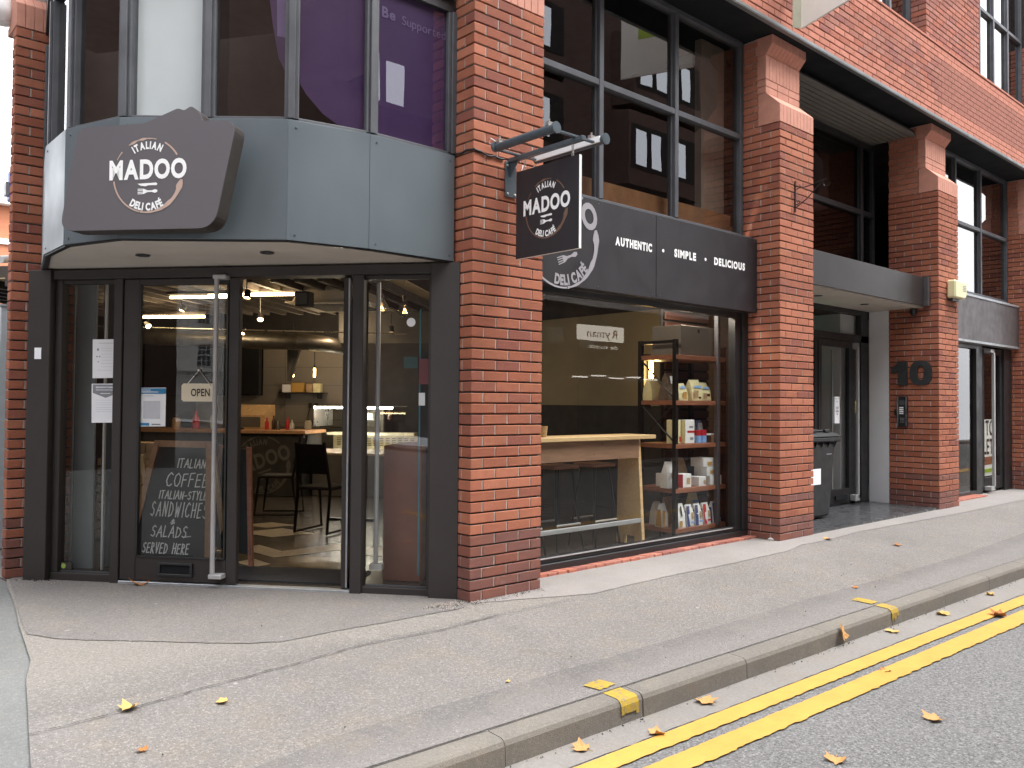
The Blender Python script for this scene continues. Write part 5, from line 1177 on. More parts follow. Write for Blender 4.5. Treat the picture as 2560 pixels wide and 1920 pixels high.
def spot(label, s_, d, z, tilt, az):
    t = thingB('spot_lamp', label, 'spot lamp', s_, d, z); Mx = BAY @ Matrix.Translation((-s_, d, z)) @ Matrix.Rotation(az, 4, 'Z') @ Matrix.Rotation(tilt, 4, 'X')
    m_ = MB(Mx); m_.lathe([(.012, .09), (.03, .08), (.036, 0), (.033, 0), (.028, .03)], (0, 0, 0), 14); part('can', m_, 'frame_black', t)
    m_ = MB(Mx); m_.lathe([(0, .012), (.031, .012)], (0, 0, 0), 14); part('bulb', m_, 'spot_warm', t, recalc=False)
    m_ = BM(); m_.tube([(-s_, d, z+.08), (-s_, d, z+.25)], .006, 6); part('stem', m_, 'frame_black', t)
spot('lit spot lamp just left of centre in the open doorway', 2.98, 3.2, 2.27, R(-40), R(20)); spot('lower lit spot lamp at the left edge of the open doorway', 3.70, 4.2, 2.20, R(-30), 0)
spot('lit spot lamp at the left end of the door glass', 4.85, 4.0, 2.28, R(-55), R(60)); spot('bright spot lamp close to the top of the door glass', 2.55, 2.0, 2.36, R(-20), 0); spot('small spot lamp beside the tube lamp behind the door glass', 4.35, 3.9, 2.46, R(-30), R(-30))
for (s_, d, z, e) in ((2.8, 2.9, 2.42, 5), (4.3, 3.9, 2.3, 5), (3.6, 6.4, 2.3, 9), (2.6, 5.0, 2.3, 3)):
    L = bpy.data.lights.new('ceiling_lamp', 'POINT'); L.energy = e; L.color = (1, .74, .45); L.shadow_soft_size = .08
    o = bpy.data.objects.new('ceiling_lamp', L); COL.objects.link(o); o.location = B(s_, d, z)
m_ = BM(); m_.tube([(-5.9, 4.9, 2.24), (-3.1, 4.6, 2.13), (-2.9, 4.9, 2.12), (-2.85, 5.6, 2.12)], .11, 16); solo('air_duct', m_, 'duct_metal', 'round metal duct running under the cafe ceiling', 'duct', smooth=True)
m_ = BM(); m_.tube([(-6.2, 4.2, 2.32), (-1.5, 4.0, 2.17)], .008, 6); solo('cable_tray', m_, 'chain_metal', 'thin perforated cable tray under the ceiling', 'cable tray')
ac = thingB('air_conditioner', 'square cream ceiling air conditioner in the open doorway view', 'air conditioner', 2.05, 3.4, 2.4)
m_ = BM(); taper(m_, (-2.5, -1.65, 2.95, 3.8), (-2.42, -1.73, 3.03, 3.72), 2.44, 2.62); part('body', m_, 'ac_white', ac); m_ = BM(); bbox_(m_, 1.60, 2.56, 2.9, 3.85, 2.42, 2.439); part('panel', m_, 'ac_white', ac, bevel=.01); m_ = BM(); bbox_(m_, 1.75, 2.4, 3.05, 3.7, 2.412, 2.419); part('grille', m_, 'room_grey', ac)
sp_ = thingB('loudspeaker', 'small dark loudspeaker hung under the ceiling', 'loudspeaker', 2.35, 2.9, 2.35); m_ = BM(); bbox_(m_, 2.2, 2.36, 2.7, 2.85, 2.36, 2.52); part('cabinet', m_, 'room_dark', sp_, bevel=.01); m_ = BM(); bbox_(m_, 2.22, 2.34, 2.692, 2.699, 2.38, 2.50); part('grille', m_, 'room_grey', sp_)
# counter with the big grey logo
ct = thingB('bar_counter', 'dark bar counter with a wooden top and a large grey logo on its front', 'counter', 4.2, 5.6, .03)
m_ = BM(); bbox_(m_, 3.38, 6.2, 5.42, 6.1, .03, .90); part('front', m_, 'cafe_wall_dark', ct); m_ = BM(); bbox_(m_, 3.33, 6.25, 5.36, 6.15, .90, .945); part('top', m_, 'bar_wood', ct, bevel=.004)
logo(ct, 'room_grey', 'room_grey', (-3.98, 5.414, .46), (math.cos(.32), 0, math.sin(.32)), (-math.sin(.32), 0, math.cos(.32)), .40, M=BAY)
dc = thingB('display_case', 'lit glass display case with a perforated cream back at the right of the counter', 'display case', 2.8, 6.0, .03)
m_ = BM(); bbox_(m_, 2.0, 3.32, 5.62, 6.5, .03, .62); part('base', m_, 'room_grey', dc); m_ = BM(); bbox_(m_, 2.0, 3.32, 6.42, 6.46, .64, .86); part('back_panel', m_, 'case_cream', dc)
m_ = BM()
for i in range(13):
    for k in range(5): bbox_(m_, 2.06+i*.095, 2.06+i*.095+.06, 6.412, 6.419, .70+k*.026, .70+k*.026+.009)
    
part('slot', m_, 'case_hole', dc); m_ = BM(); bbox_(m_, 2.0, 3.32, 5.64, 6.4, .622, .64); part('tray', m_, 'case_cream', dc); m_ = BM(); bbox_(m_, 2.0, 3.34, 6.2, 6.5, .862, .90); part('shelf', m_, 'case_cream', dc)
m_ = BM(); m_.tube([(-2.2, 5.75, 1.27), (-3.30, 5.75, 1.27)], .013, 10); part('lamp', m_, 'case_tube', dc)
m_ = BM(); bbox_(m_, 2.0, 3.34, 5.70, 5.80, 1.29, 1.30); bbox_(m_, 3.325, 3.335, 5.66, 6.4, 1.0, 1.29); part('rail', m_, 'steel', dc)
m_ = BM(); m_.quad((-3.32, 5.62, .64), (-2.0, 5.62, .64), (-2.0, 5.74, 1.28), (-3.32, 5.74, 1.28)); part('front_glass', m_, 'glass_clear', dc, recalc=False)
m_ = BM(); bbox_(m_, 2.2, 3.2, 6.0, 6.35, 1.08, 1.09); part('glass_shelf', m_, 'glass_clear', dc)
for k in range(5):
    s_ = 2.25+k*.2; m_ = BM(); m_.lathe([(0, .03), (.035+.01*(k % 3), .02), (.045, .0), (0, 0)], (-s_, 5.9+.05*(k % 2), .642), 10); solo('deli_item', m_, ['pack_tan', 'pack_cream', 'foam_green', 'pack_red', 'pack_white'][k % 5], ['tan', 'cream', 'green', 'red', 'white'][k % 5]+' deli portion lying in the lit display case', 'food', 'deli portions in the display case')
# kitchen shelf, sockets, pendant lamps
L = bpy.data.lights.new('case_fill_light', 'POINT'); L.energy = 5; L.color = (1, .9, .72); L.shadow_soft_size = .1; o = bpy.data.objects.new('case_fill_light', L); COL.objects.link(o); o.location = B(2.8, 5.95, 1.18)  # added point light brightening the display case beside its tube
for s_, d, z, r_, h_, mt, lb_ in ((3.55, 6.0, .946, .05, .13, 'glass_case', 'pale round tub at the counter end beside the lit case'), (4.45, 5.6, .946, .09, .03, 'room_dark', 'dark round tray on the bar counter'), (4.85, 5.65, .946, .04, .2, 'plastic_white', 'white bottle on the bar counter before the bread box'), (5.4, 5.6, .946, .06, .16, 'pack_tan', 'tan canister on the bar counter behind the check-in poster'), (4.9, 6.9, .941, .08, .3, 'jar_dark', 'dark round tin on the back counter'), (3.75, 7.1, .941, .06, .34, 'duct_metal', 'tall steel canister on the back counter'), (3.05, 6.3, 1.091, .05, .12, 'pack_gold', 'amber jar on the glass shelf of the lit case'), (2.7, 6.3, 1.091, .06, .1, 'pack_white', 'white bowl on the glass shelf of the lit case'), (2.4, 6.3, 1.091, .045, .14, 'jar_dark', 'dark jar on the glass shelf of the lit case')):
    m_ = BM(); m_.lathe([(0, .001), (r_*.9, .001), (r_, h_*.15), (r_, h_*.8), (r_*.75, h_*.92), (r_*.75, h_), (0, h_)], (-s_, d, z), 14); solo('container', m_, mt, lb_, 'container', smooth=True)
ks_ = thingB('wall_shelf', 'black wall shelf with packets below two glowing lamps', 'shelf', 4.2, 7.4, 1.49); m_ = BM(); bbox_(m_, 3.85, 4.63, 7.36, 7.55, 1.485, 1.50); part('board', m_, 'frame_black', ks_); m_ = BM(); [bbox_(m_, a, a+.012, 7.36, 7.55, 1.40, 1.484) for a in (3.95, 4.5)]; part('bracket', m_, 'frame_black', ks_)
for k, (s_, w_, h_, mt, lb_) in enumerate([(4.52, .14, .13, 'pack_white', 'striped dark and white packets at the left end of the black wall shelf'), (4.33, .2, .16, 'pack_gold', 'yellow box on the black wall shelf'), (4.12, .1, .14, 'pack_tan', 'tan packet right of the yellow box on the wall shelf'), (3.99, .13, .15, 'pack_cream', 'cream packet near the right end of the wall shelf')]):
    m_ = BM(); bbox_(m_, s_-w_/2, s_+w_/2, 7.40, 7.5, 1.502, 1.502+h_); solo('packet', m_, mt, lb_, 'packet', bevel=.004)
for s_, lb_ in ((3.58, 'left glowing amber pendant lamp over the counter'), (3.26, 'right glowing amber pendant lamp over the counter')):
    t = thingB('pendant_lamp', lb_, 'pendant lamp', s_, 5.5, 1.7); m_ = BM(); m_.tube([(-s_, 5.5, 1.70), (-s_, 5.5, 1.82)], .014, 10); part('bulb', m_, 'sconce_glow', t); m_ = BM(); m_.tube([(-s_, 5.5, 1.822), (-s_, 5.5, 2.75)], .003, 5); part('flex', m_, 'frame_black', t); m_ = BM(); m_.tube([(-s_, 5.5, 1.821), (-s_, 5.5, 1.86)], .012, 8); part('holder', m_, 'frame_black', t)
m_ = BM(); m_.tube([(-3.5, 5.2, 1.63), (-3.43, 5.2, 2.10)], .085, 12, rs=[.03, .10]); solo('lamp_shade', m_, 'room_grey', 'dim cone shade hanging before the kitchen wall', 'lamp shade')
bb = thingB('bread_box', 'wooden roll top bread box on the back counter', 'bread box', 4.6, 6.4, .95); m_ = BM(); m_.prism([(5.95, .946), (6.3, .946), (6.3, 1.30), (6.1, 1.30), (5.95, 1.15)], -4.75, -4.2, 'x'); part('case', m_, 'pallet', bb, bevel=.004); m_ = BM(); bbox_(m_, 4.27, 4.70, 5.941, 5.948, .97, 1.12); part('window', m_, 'room_grey', bb)
for k, (s_, d, h_, r_, mt, lb_) in enumerate([(4.05, 5.7, .17, .03, 'pack_red', 'bottle with a red cap standing right of the bread box'), (3.97, 5.75, .2, .028, 'jar_dark', 'dark bottle standing right of the bread box'), (3.88, 5.7, .15, .032, 'duct_metal', 'steel cruet on the bar counter'), (3.78, 5.8, .18, .03, 'pack_red', 'second red capped bottle on the bar counter'), (3.68, 5.72, .14, .035, 'glass_case', 'clear jar near the counter end'), (5.15, 5.7, .25, .05, 'pack_red', 'red container at the left end of the counter view'), (4.95, 5.8, .22, .035, 'foam_green', 'green bottle left of the bread box')]):
    m_ = BM(); m_.lathe([(0, 0), (r_, 0), (r_, h_*.6), (r_*.4, h_*.78), (r_*.4, h_), (0, h_)], (-s_, d, .946), 12); solo('bottle', m_, mt, lb_, 'bottle', smooth=True)
for s_, lb_ in ((4.13, 'left black plug with a lead in the tiled kitchen wall'), (4.02, 'right black plug with a lead in the tiled kitchen wall')):
    m_ = BM(); bbox_(m_, s_, s_+.05, 7.53, 7.555, 1.25, 1.33); m_.tube([(-s_-.02, 7.52, 1.25), (-s_-.05, 7.4, .95)], .008, 6); solo('plug', m_, 'socket_dark', lb_, 'plug', 'plugs in the kitchen wall')
m_ = BM(); bbox_(m_, 3.2, 5.6, 6.9, 7.5, .03, .92); bbox_(m_, 3.2, 5.6, 6.88, 7.5, .921, .94); solo('back_counter', m_, 'duct_metal', 'steel back counter along the kitchen wall', 'counter')
m_ = BM(); bbox_(m_, 3.3, 3.6, 7.0, 7.4, .94, 1.3); bbox_(m_, 2.7, 3.2, 7.0, 7.4, .6, 1.25); solo('coffee_machine', m_, 'duct_metal', 'steel coffee machine block behind the display case', 'coffee machine', bevel=.02)
# floor: pale chevrons and mat
def chev(pts, z=.029):
    m_ = BM(); m_.flat([(-s_, d) for s_, d in pts], z, 'z'); return m_
ch = [[(2.95, 2.75), (2.60, 2.62), (2.38, 2.86), (2.72, 3.0)], [(2.75, 2.28), (2.28, 2.06), (1.98, 2.36), (2.42, 2.62)], [(2.3, 1.42), (1.80, 1.05), (1.30, 1.62), (1.48, 1.86), (1.86, 1.35), (2.2, 1.62)], [(2.02, .80), (1.78, .64), (1.70, .78), (1.95, .98)], [(1.3, 1.45), (.95, 1.25), (.85, 1.5), (1.1, 1.75)]]
for c in ch: solo('floor_inlay', chev(c), 'chevron_pale', kind='structure', recalc=False)
m_ = BM()
for k in range(16):
    bbox_(m_, -.4, 3.4, .9+k*.3, .902+k*.3, .0262, .0275)
solo('floor_joint', m_, 'mortar_bed', kind='structure')
m_ = BM(); bbox_(m_, .8, 2.3, .14, .62, .026, .04); solo('door_mat', m_, 'mat_black', 'black entrance mat inside the open doorway', 'mat')
# chalk board (A-board) behind the closed door
cb = thingB('chalkboard', 'chalk A-board listing coffee, sandwiches and salads behind the door glass', 'chalkboard', 2.45, .8, .03)
CBM = BAY @ Matrix.Translation((-2.56, .70, .03)) @ Matrix.Rotation(R(-4), 4, 'Z') @ Matrix.Rotation(R(-11), 4, 'X')
def CB(): return MB(CBM)
m_ = CB(); 
W0, W1, H_ = .40, .27, 1.0
def trap(mb_, x0, x1, z0, z1, y0, y1): pass
for sg_ in (-1, 1):
    m_.add([(sg_*W0, -.012, 0), (sg_*(W0-.055), -.012, 0), (sg_*(W1-.05), -.012, H_), (sg_*W1, -.012, H_), (sg_*W0, .012, 0), (sg_*(W0-.055), .012, 0), (sg_*(W1-.05), .012, H_), (sg_*W1, .012, H_)], [(0, 1, 2, 3), (7, 6, 5, 4), (0, 4, 5, 1), (1, 5, 6, 2), (2, 6, 7, 3), (3, 7, 4, 0)])
m_.box(-W1+.05, W1-.05, -.012, .012, H_-.055, H_)
part('frame', m_, 'bar_wood', cb)
m_ = CB(); m_.prism([(-W0+.055, .0), (W0-.055, .0), (W1-.05, H_-.055), (-W1+.05, H_-.055)], -.004, .008, 'y'); part('slate', m_, 'chalkboard', cb)
m_ = CB(); y_ = -.0062
L = [('ITALIAN', -.02, .73, .072, .215), ('COFFEE', -.096, .572, .112, .32), ('ITALIAN-STYLE', -.14, .468, .066, .37), ('SANDWICHES', -.19, .322, .118, .43), ('&', -.015, .262, .042, .03), ('SALADS', -.164, .155, .088, .27), ('SERVED HERE', -.216, .022, .08, .352)]
for tx, x0, z0, h_, wd_ in L: chalk(m_, tx, x0*1.12, z0+.044, h_, .6, .0095, y=y_, width=wd_*1.2)
m_.flat([(.13, .20), (.19, .21), (.19, .217), (.13, .209)], y_, 'y')
part('chalk_writing', m_, 'chalk', cb, recalc=False)
m_ = MB(CBM @ Matrix.Translation((0, .33, 0)) @ Matrix.Rotation(R(24), 4, 'X'))
for sg_ in (-1, 1): m_.box(sg_*.34-.02, sg_*.34+.02, -.01, .012, -.05, .95)
m_.box(-.32, .32, -.01, .012, .06, .12); part('rear_leg_frame', m_, 'pine', cb)
# second board seen from the side in the doorway
c2 = thingB('chalkboard', 'back frame of an A-board seen side on at the left of the doorway', 'chalkboard', 1.75, .7, .03)
M2 = BAY @ Matrix.Translation((-1.80, .60, .03)) @ Matrix.Rotation(R(55), 4, 'Z') @ Matrix.Rotation(R(-10), 4, 'X')
bq = lambda s_, d, z: tuple((-s_, d, z))
def strut(p, q, w_, name, mat):
    m_ = BM(); p, q = Vector(p), Vector(q); m_.add([p+Vector((-w_, 0, 0)), p+Vector((w_, 0, 0)), p+Vector((w_, .03, 0)), p+Vector((-w_, .03, 0)), q+Vector((-w_, 0, 0)), q+Vector((w_, 0, 0)), q+Vector((w_, .03, 0)), q+Vector((-w_, .03, 0))], [(0, 1, 2, 3), (7, 6, 5, 4), (0, 4, 5, 1), (1, 5, 6, 2), (2, 6, 7, 3), (3, 7, 4, 0)]); part(name, m_, mat, c2)
strut(bq(1.79, .60, .03), bq(1.95, .86, .97), .018, 'leg', 'shelf_wood'); strut(bq(2.3, .95, .03), bq(2.32, 1.1, .97), .018, 'leg', 'shelf_wood')
m_ = BM(); m_.add([bq(1.80, .62, .12), bq(2.3, .97, .12), bq(2.32, 1.11, .95), bq(1.96, .87, .95), bq(1.80, .63, .12), bq(2.3, .98, .12), bq(2.32, 1.12, .95), bq(1.96, .88, .95)], [(0, 1, 2, 3), (7, 6, 5, 4), (0, 4, 5, 1), (1, 5, 6, 2), (2, 6, 7, 3), (3, 7, 4, 0)]); part('slate', m_, 'chalkboard', c2)
# pallet crates behind the closed door
pc = thingB('pallet_stand', 'stand made of pale pallet planks behind the chalk board', 'pallet stand', 3.5, 1.7, .03)
for k in range(9): m_ = BM(); bbox_(m_, 3.05, 3.85, 1.62, 1.64, .05+k*.085, .05+k*.085+.062); part('plank', m_, 'pallet', pc, bevel=.002)
m_ = BM(); [bbox_(m_, a, a+.06, 1.642, 1.9, .03, .8) for a in (3.08, 3.42, 3.76)]; part('batten', m_, 'pallet', pc)
for k, (a, b, z0, z1, lb_) in enumerate([(3.35, 3.62, .82, .95, 'left upper brown carton on the pallet stand'), (3.13, 3.34, .86, .95, 'right upper brown carton on the pallet stand'), (3.2, 3.62, .80, .858, 'lower wide brown carton on the pallet stand')]):
    if k == 0: z0, z1 = .86, .95
    m_ = BM(); bbox_(m_, a, b, 1.6, 1.85, z0+.0, z1); solo('carton', m_, 'cardboard', lb_, 'carton', bevel=.003)
# tables and chairs in the doorway view
tb = thingB('cafe_table', 'square pale wood table on a black column in the doorway', 'table', 2.0, 3.2, .03)
m_ = BM(); bbox_(m_, 1.45, 2.42, 2.95, 3.75, .775, .80); part('table_top', m_, 'table_wood', tb, bevel=.004); m_ = BM(); m_.tube([(-1.93, 3.35, .05), (-1.93, 3.35, .775)], .032, 12, rs=[.032, .032]); m_.tube([(-1.93, 3.35, .70), (-1.93, 3.35, .774)], .05, 10); part('column', m_, 'iron_black', tb); m_ = BM(); m_.box(-2.2, -1.66, 3.32, 3.38, .03, .05); m_.box(-1.96, -1.90, 3.08, 3.62, .03, .049); part('foot', m_, 'iron_black', tb)
def chair(label, s_, d, rz, first=None):
    if first:
        M = Matrix.Translation(B(s_, d, .03)) @ Matrix.Rotation(math.atan2(-TS.y, -TS.x)+rz, 4, 'Z'); return copy_thing(first, M, label)
    t = thingB('cafe_chair', label, 'chair', s_, d, .03, rz, 'dark wooden cafe chairs'); M = WM[t.name]
    m_ = MB(M); m_.box(-.2, .2, -.2, .2, .44, .465); part('seat', m_, 'chair_dark', t, bevel=.008)
    m_ = MB(M); m_.box(-.19, .19, -.19, .19, .4655, .47); part('seat_pad', m_, 'chair_dark', t); m_ = MB(M); m_.add([(-.17, .19, .60), (.17, .19, .60), (.15, .26, .90), (-.15, .26, .90), (-.17, .205, .60), (.17, .205, .60), (.15, .275, .90), (-.15, .275, .90)], [(0, 1, 2, 3), (7, 6, 5, 4), (0, 4, 5, 1), (1, 5, 6, 2), (2, 6, 7, 3), (3, 7, 4, 0)]); part('backrest', m_, 'chair_dark', t)
    for x in (-.19, .19):
        m_ = MB(M); m_.tube([(x, -.19, .44), (x, -.24, .02), (x, .24, .02), (x, .19, .44), (x*.85, .27, .92)], .016, 8); part('leg_frame', m_, 'chair_dark', t)
    return t
c0 = chair('dark wooden chair tucked at the near edge of the doorway table', 1.92, 2.5, R(168)); chair('dark wooden chair left of the doorway table before the counter logo', 2.9, 3.6, R(-80), c0)
# round bulb and other lamps through the right side pane
hbp = thingB('globe_bulb', 'large clear globe bulb hanging in the right side pane', 'bulb', .72, 1.2, 2.1)
m_ = BM(); m_.lathe([(0, -.06), (.035, -.05), (.058, -.015), (.058, .015), (.035, .05), (.016, .075), (.016, .09)], (-.72, 1.2, 2.13), 18); part('globe', m_, 'glass_clear', hbp, smooth=True); m_ = BM(); m_.tube([(-.72, 1.2, 2.215), (-.72, 1.2, 2.26)], .017, 10); m_.tube([(-.72, 1.2, 2.26), (-.72, 1.2, 2.85)], .003, 5); part('holder', m_, 'jar_dark', hbp); m_ = BM(); m_.tube([(-.72, 1.2, 2.15), (-.735, 1.2, 2.11), (-.70, 1.2, 2.11), (-.72, 1.2, 2.15)], .003, 6); part('filament', m_, 'filament', hbp)
hb2 = copy_thing(hbp, Matrix.Translation(B(1.05, 1.6, 2.17)) @ WM[hbp.name].to_quaternion().to_matrix().to_4x4(), 'second globe bulb hanging higher behind the right mullion')
spot('round lit lamp in the upper right side pane', 2.0, 5.0, 2.28, R(-5), 0)
m_ = BM(); bbox_(m_, .9, 2.8, 5.2, 5.25, 2.15, 2.75); solo('book_shelf', m_, 'room_grey', 'pale boards standing on a high shelf behind the right side pane', 'shelf')
for (x, y, z, e) in ((3.3, 1.0, 2.6, 9), (1.9, 1.0, 2.6, 8)):
    L = bpy.data.lights.new('window_fill_light', 'POINT'); L.energy = e; L.color = (1, .86, .7); L.shadow_soft_size = .06  # added fill to brighten the shelf goods and the window bar
    o = bpy.data.objects.new('window_fill_light', L); COL.objects.link(o); o.location = (x, y-.35, z-.25)
# ------------------------------------------------------------------ behind the shop window: wooden bar, stools, shelf unit with goods
wbr = thing('window_bar', 'long pine window bar with a shaped end board and steel foot rail', 'bar table', (1.7, .78, .03))
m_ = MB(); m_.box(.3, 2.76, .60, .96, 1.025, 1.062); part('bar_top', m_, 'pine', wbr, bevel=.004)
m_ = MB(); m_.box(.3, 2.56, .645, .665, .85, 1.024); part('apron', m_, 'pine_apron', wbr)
ML = Matrix.Identity(4)
m_ = MB(); m_.prism([(.60, .03), (.70, .03), (.70, .11), (.82, .11), (.82, .03), (.92, .03), (.90, 1.024), (.66, 1.024)], 2.56, 2.60, 'x'); part('end_board', m_, 'pine', wbr, bevel=.002)
m_ = MB(); m_.prism([(.60, .03), (.92, .03), (.90, 1.024), (.66, 1.024)], .4, .44, 'x'); part('end_board', m_, 'pine', wbr, bevel=.002)
m_ = MB(); m_.box(.44, 2.558, .615, .645, .245, .285); part('foot_rail', m_, 'steel_satin', wbr, bevel=.003)
def stool(label, x, y, first=None):
    if first: return copy_thing(first, Matrix.Translation((x, y, .03)), label)
    t = thing('bar_stool', label, 'bar stool', (x, y, .03), 0, 'bar stools along the window bar'); M = WM[t.name]
    m_ = MB(M); m_.prism(rounded([(-.17, -.14), (.17, -.14), (.17, .14), (-.17, .14)], [.06]*4, 4), .735, .765, 'z'); part('seat', m_, 'shelf_wood', t, bevel=.005)
    for a in (-1, 1):
        for b in (-1, 1): m_ = MB(M); m_.tube([(a*.10, b*.08, .735), (a*.17, b*.17, .0)], .011, 8); part('leg', m_, 'iron_black', t, smooth=True)
    m_ = MB(M); z = .24; m_.tube([(-.152, -.147, z), (.152, -.147, z)], .010, 8); m_.tube([(-.152, .147, z), (.152, .147, z)], .010, 8); part('foot_bar', m_, 'steel_satin', t)
    return t
s0_ = stool('bar stool nearest the pine end board', 2.28, .95); stool('second bar stool from the pine end board', 1.80, .97, s0_); stool('third bar stool from the end board, partly behind the brick pillar', 1.30, .95, s0_)
m_ = MB(); m_.lathe([(0, 0), (.028, 0), (.038, .095), (.036, .095), (.026, .004)], (1.40, .74, 1.063), 16); solo('paper_cup', m_, 'pack_tan', 'brown paper cup standing on the window bar', 'cup', smooth=True)
su = thing('shelf_unit', 'black metal shelf unit with five reddish wood shelves', 'shelf unit', (3.45, .82, .03))
for (x, y) in ((3.055, .60), (3.055, 1.03), (3.90, .62), (3.90, 1.03)):
    m_ = MB(); m_.box(x-.022, x+.022, y-.022, y+.022, .03, 1.99 if x < 3.5 else 1.95); part('upright', m_, 'iron_black', su, bevel=.002)
m_ = MB(); m_.box(3.04, 3.07, .62, 1.01, 1.955, 1.985); part('top_rail', m_, 'iron_black', su)
SZ = (.14, .53, .965, 1.39, 1.84)
for z in SZ: m_ = MB(); m_.box(3.035, 3.88, .575, 1.03, z-.045, z); part('shelf_board', m_, 'shelf_wood', su, bevel=.004)
m_ = MB(); m_.tube([(3.055, .62, 1.35), (3.055, 1.03, .99)], .009, 6); m_.tube([(3.055, 1.03, 1.8), (3.055, .62, 1.42)], .009, 6); m_.tube([(3.055, .62, .99), (3.055, 1.03, 1.35)], .009, 6); m_.tube([(3.08, .62, 1.34), (3.4, 1.03, 1.0)], .008, 6); part('brace', m_, 'iron_black', su)
ws_ = thing('slatted_panel', 'dark reddish slatted boarding behind the shelf unit', 'slatted panel', (4.0, 1.1, .03))
for k in range(24):
    m_ = MB(); z = .05+k*.105; m_.box(3.52, 4.30, 1.08, 1.10, z, z+.08); part('slat', m_, 'dark_slats', ws_, bevel=.002)
m_ = MB(); m_.box(3.5, 4.32, 1.12, 1.14, 0, 2.7); part('backing', m_, 'room_dark', ws_)
sc_ = thing('wall_sconce', 'glowing warm lamp behind the bags of the upper shelf', 'lamp', (3.35, 1.35, 1.5)); m_ = MB(); m_.tube([(3.62, 1.35, 1.56), (3.62, 1.35, 1.84)], .022, 10); part('tube', m_, 'sconce_glow', sc_); m_ = MB(); m_.box(3.56, 3.68, 1.40, 1.42, 1.3, 1.9); part('plate', m_, 'iron_black', sc_)
L = bpy.data.lights.new('sconce_light', 'POINT'); L.energy = 3; L.color = (1, .68, .3); L.shadow_soft_size = .05; o = bpy.data.objects.new('sconce_light', L); COL.objects.link(o); o.location = (3.6, 1.25, 1.7)
def box_item(label, name, x0, x1, y0, y1, z, h, mats, cat='box', panels=(), bevel=.003, side=None):
    t = thing(name, label, cat, ((x0+x1)/2, (y0+y1)/2, z)); m_ = MB(); m_.box(x0, x1, y0, y1, z+.001, z+h); part('carton' if name != 'carton' else 'body', m_, mats, t, bevel=bevel)
    for mt, a, b, c, d in panels:
        m_ = MB(); m_.flat([(x0+(x1-x0)*a, z+h*c), (x0+(x1-x0)*b, z+h*c), (x0+(x1-x0)*b, z+h*d), (x0+(x1-x0)*a, z+h*d)], y0-.002, 'y'); part('print', m_, mt, t, recalc=False)
    if side: m_ = MB(); m_.flat([(y0+.002, z+.004), (y1-.002, z+.004), (y1-.002, z+h-.003), (y0+.002, z+h-.003)], x0-.0022, 'x'); part('side_print', m_, side, t, recalc=False)
    return t
def bag_item(label, x, y, z, w_, d, h, mat, panels=(), lean=0, cat='bag', side=None):
    t = thing('food_bag', label, cat, (x, y, z)); m_ = MB(); pr_ = [(0, 1, 1), (.06, 1.04, 1.05), (.55, 1, .85), (.85, .92, .35), (1, .9, .06)]; vs = []
    for f_, a, b in pr_:
        for (i, j) in ((-1, -1), (0, -1.12), (1, -1), (1.04, 0), (1, 1), (0, 1.1), (-1, 1), (-1.04, 0)): vs.append((x+i*w_/2*a+lean*f_*h+rnd.uniform(-.003, .003), y+j*d/2*b+rnd.uniform(-.003, .003), z+.001+f_*h+(rnd.uniform(-.004, .004) if f_ else 0)))
    fs_2 = [(i*8+k, i*8+(k+1) % 8, (i+1)*8+(k+1) % 8, (i+1)*8+k) for i in range(4) for k in range(8)]+[tuple(range(7, -1, -1)), tuple(32+k for k in range(8))]
    m_.add(vs, fs_2); part('bag', m_, mat, t, smooth=True)
    for mt, a, b, c, e in panels:
        yy = lambda q: y-d/2*(1.06 if q < .5 else 1.06-(q-.5)*1.1)*1.08-.002
        m_ = MB(); m_.add([(x+w_*(a-.5)+lean*c*h, yy(c), z+h*c), (x+w_*(b-.5)+lean*c*h, yy(c), z+h*c), (x+w_*(b-.5)+lean*e*h, yy(e), z+h*e), (x+w_*(a-.5)+lean*e*h, yy(e), z+h*e)], [(0, 1, 2, 3)]); part('print', m_, mt, t, recalc=False)
    if side: m_ = MB(); m_.add([(x-w_/2*1.07+lean*c*h, y+j*d/2*.85*q, z+h*c) for c, q in ((.02, 1), (.75, .6)) for j in (-1, 1)], [(0, 1, 3, 2)]); part('side_print', m_, side, t, recalc=False)
box_item('large plain carton with an oval hand hole on top of the shelf unit', 'carton', 3.17, 3.74, .62, .98, 1.841, .30, 'cafe_white', 'carton', [('ink_dark', .48, .54, .78, .90)])
z = SZ[3]
bag_item('brown and silver biscuit bag at the left end of the second shelf from the top', 3.13, .74, z, .17, .12, .27, 'pack_brown', [('pack_white', .2, .9, .62, .9), ('pack_tan', .25, .75, .12, .4)], .05)
bag_item('cream biscuit bag behind the black upright, second shelf from top', 3.14, .95, z, .16, .12, .22, 'pack_cream')
bag_item('small pale bag with a yellow ring print, second shelf from top', 3.20, .66, z, .14, .10, .17, 'pack_cream', [('pack_gold', .35, .8, .1, .5), ('pack_lightblue', .2, .8, .7, .85)])
bag_item('cream biscuit bag with a sandwich print, left of the two at the shelf end', 3.43, .66, z, .17, .10, .21, 'pack_cream', [('pack_tan', .1, .55, .1, .5), ('pack_lightblue', .2, .95, .62, .72), ('jar_dark', .55, .8, .1, .2)])
bag_item('cream biscuit bag with a round biscuit print, last on the second shelf from top', 3.61, .68, z, .16, .10, .185, 'pack_cream', [('pack_tan', .15, .55, .12, .42), ('pack_lightblue', .2, .9, .66, .76), ('jar_dark', .55, .85, .25, .4)], -.03)
z = SZ[2]
box_item('yellow carton half behind the black upright on the middle shelf', 'food_box', 3.06, 3.20, .64, .71, z, .235, 'pack_cream', panels=[('pack_red', .8, 1, .08, .3)])
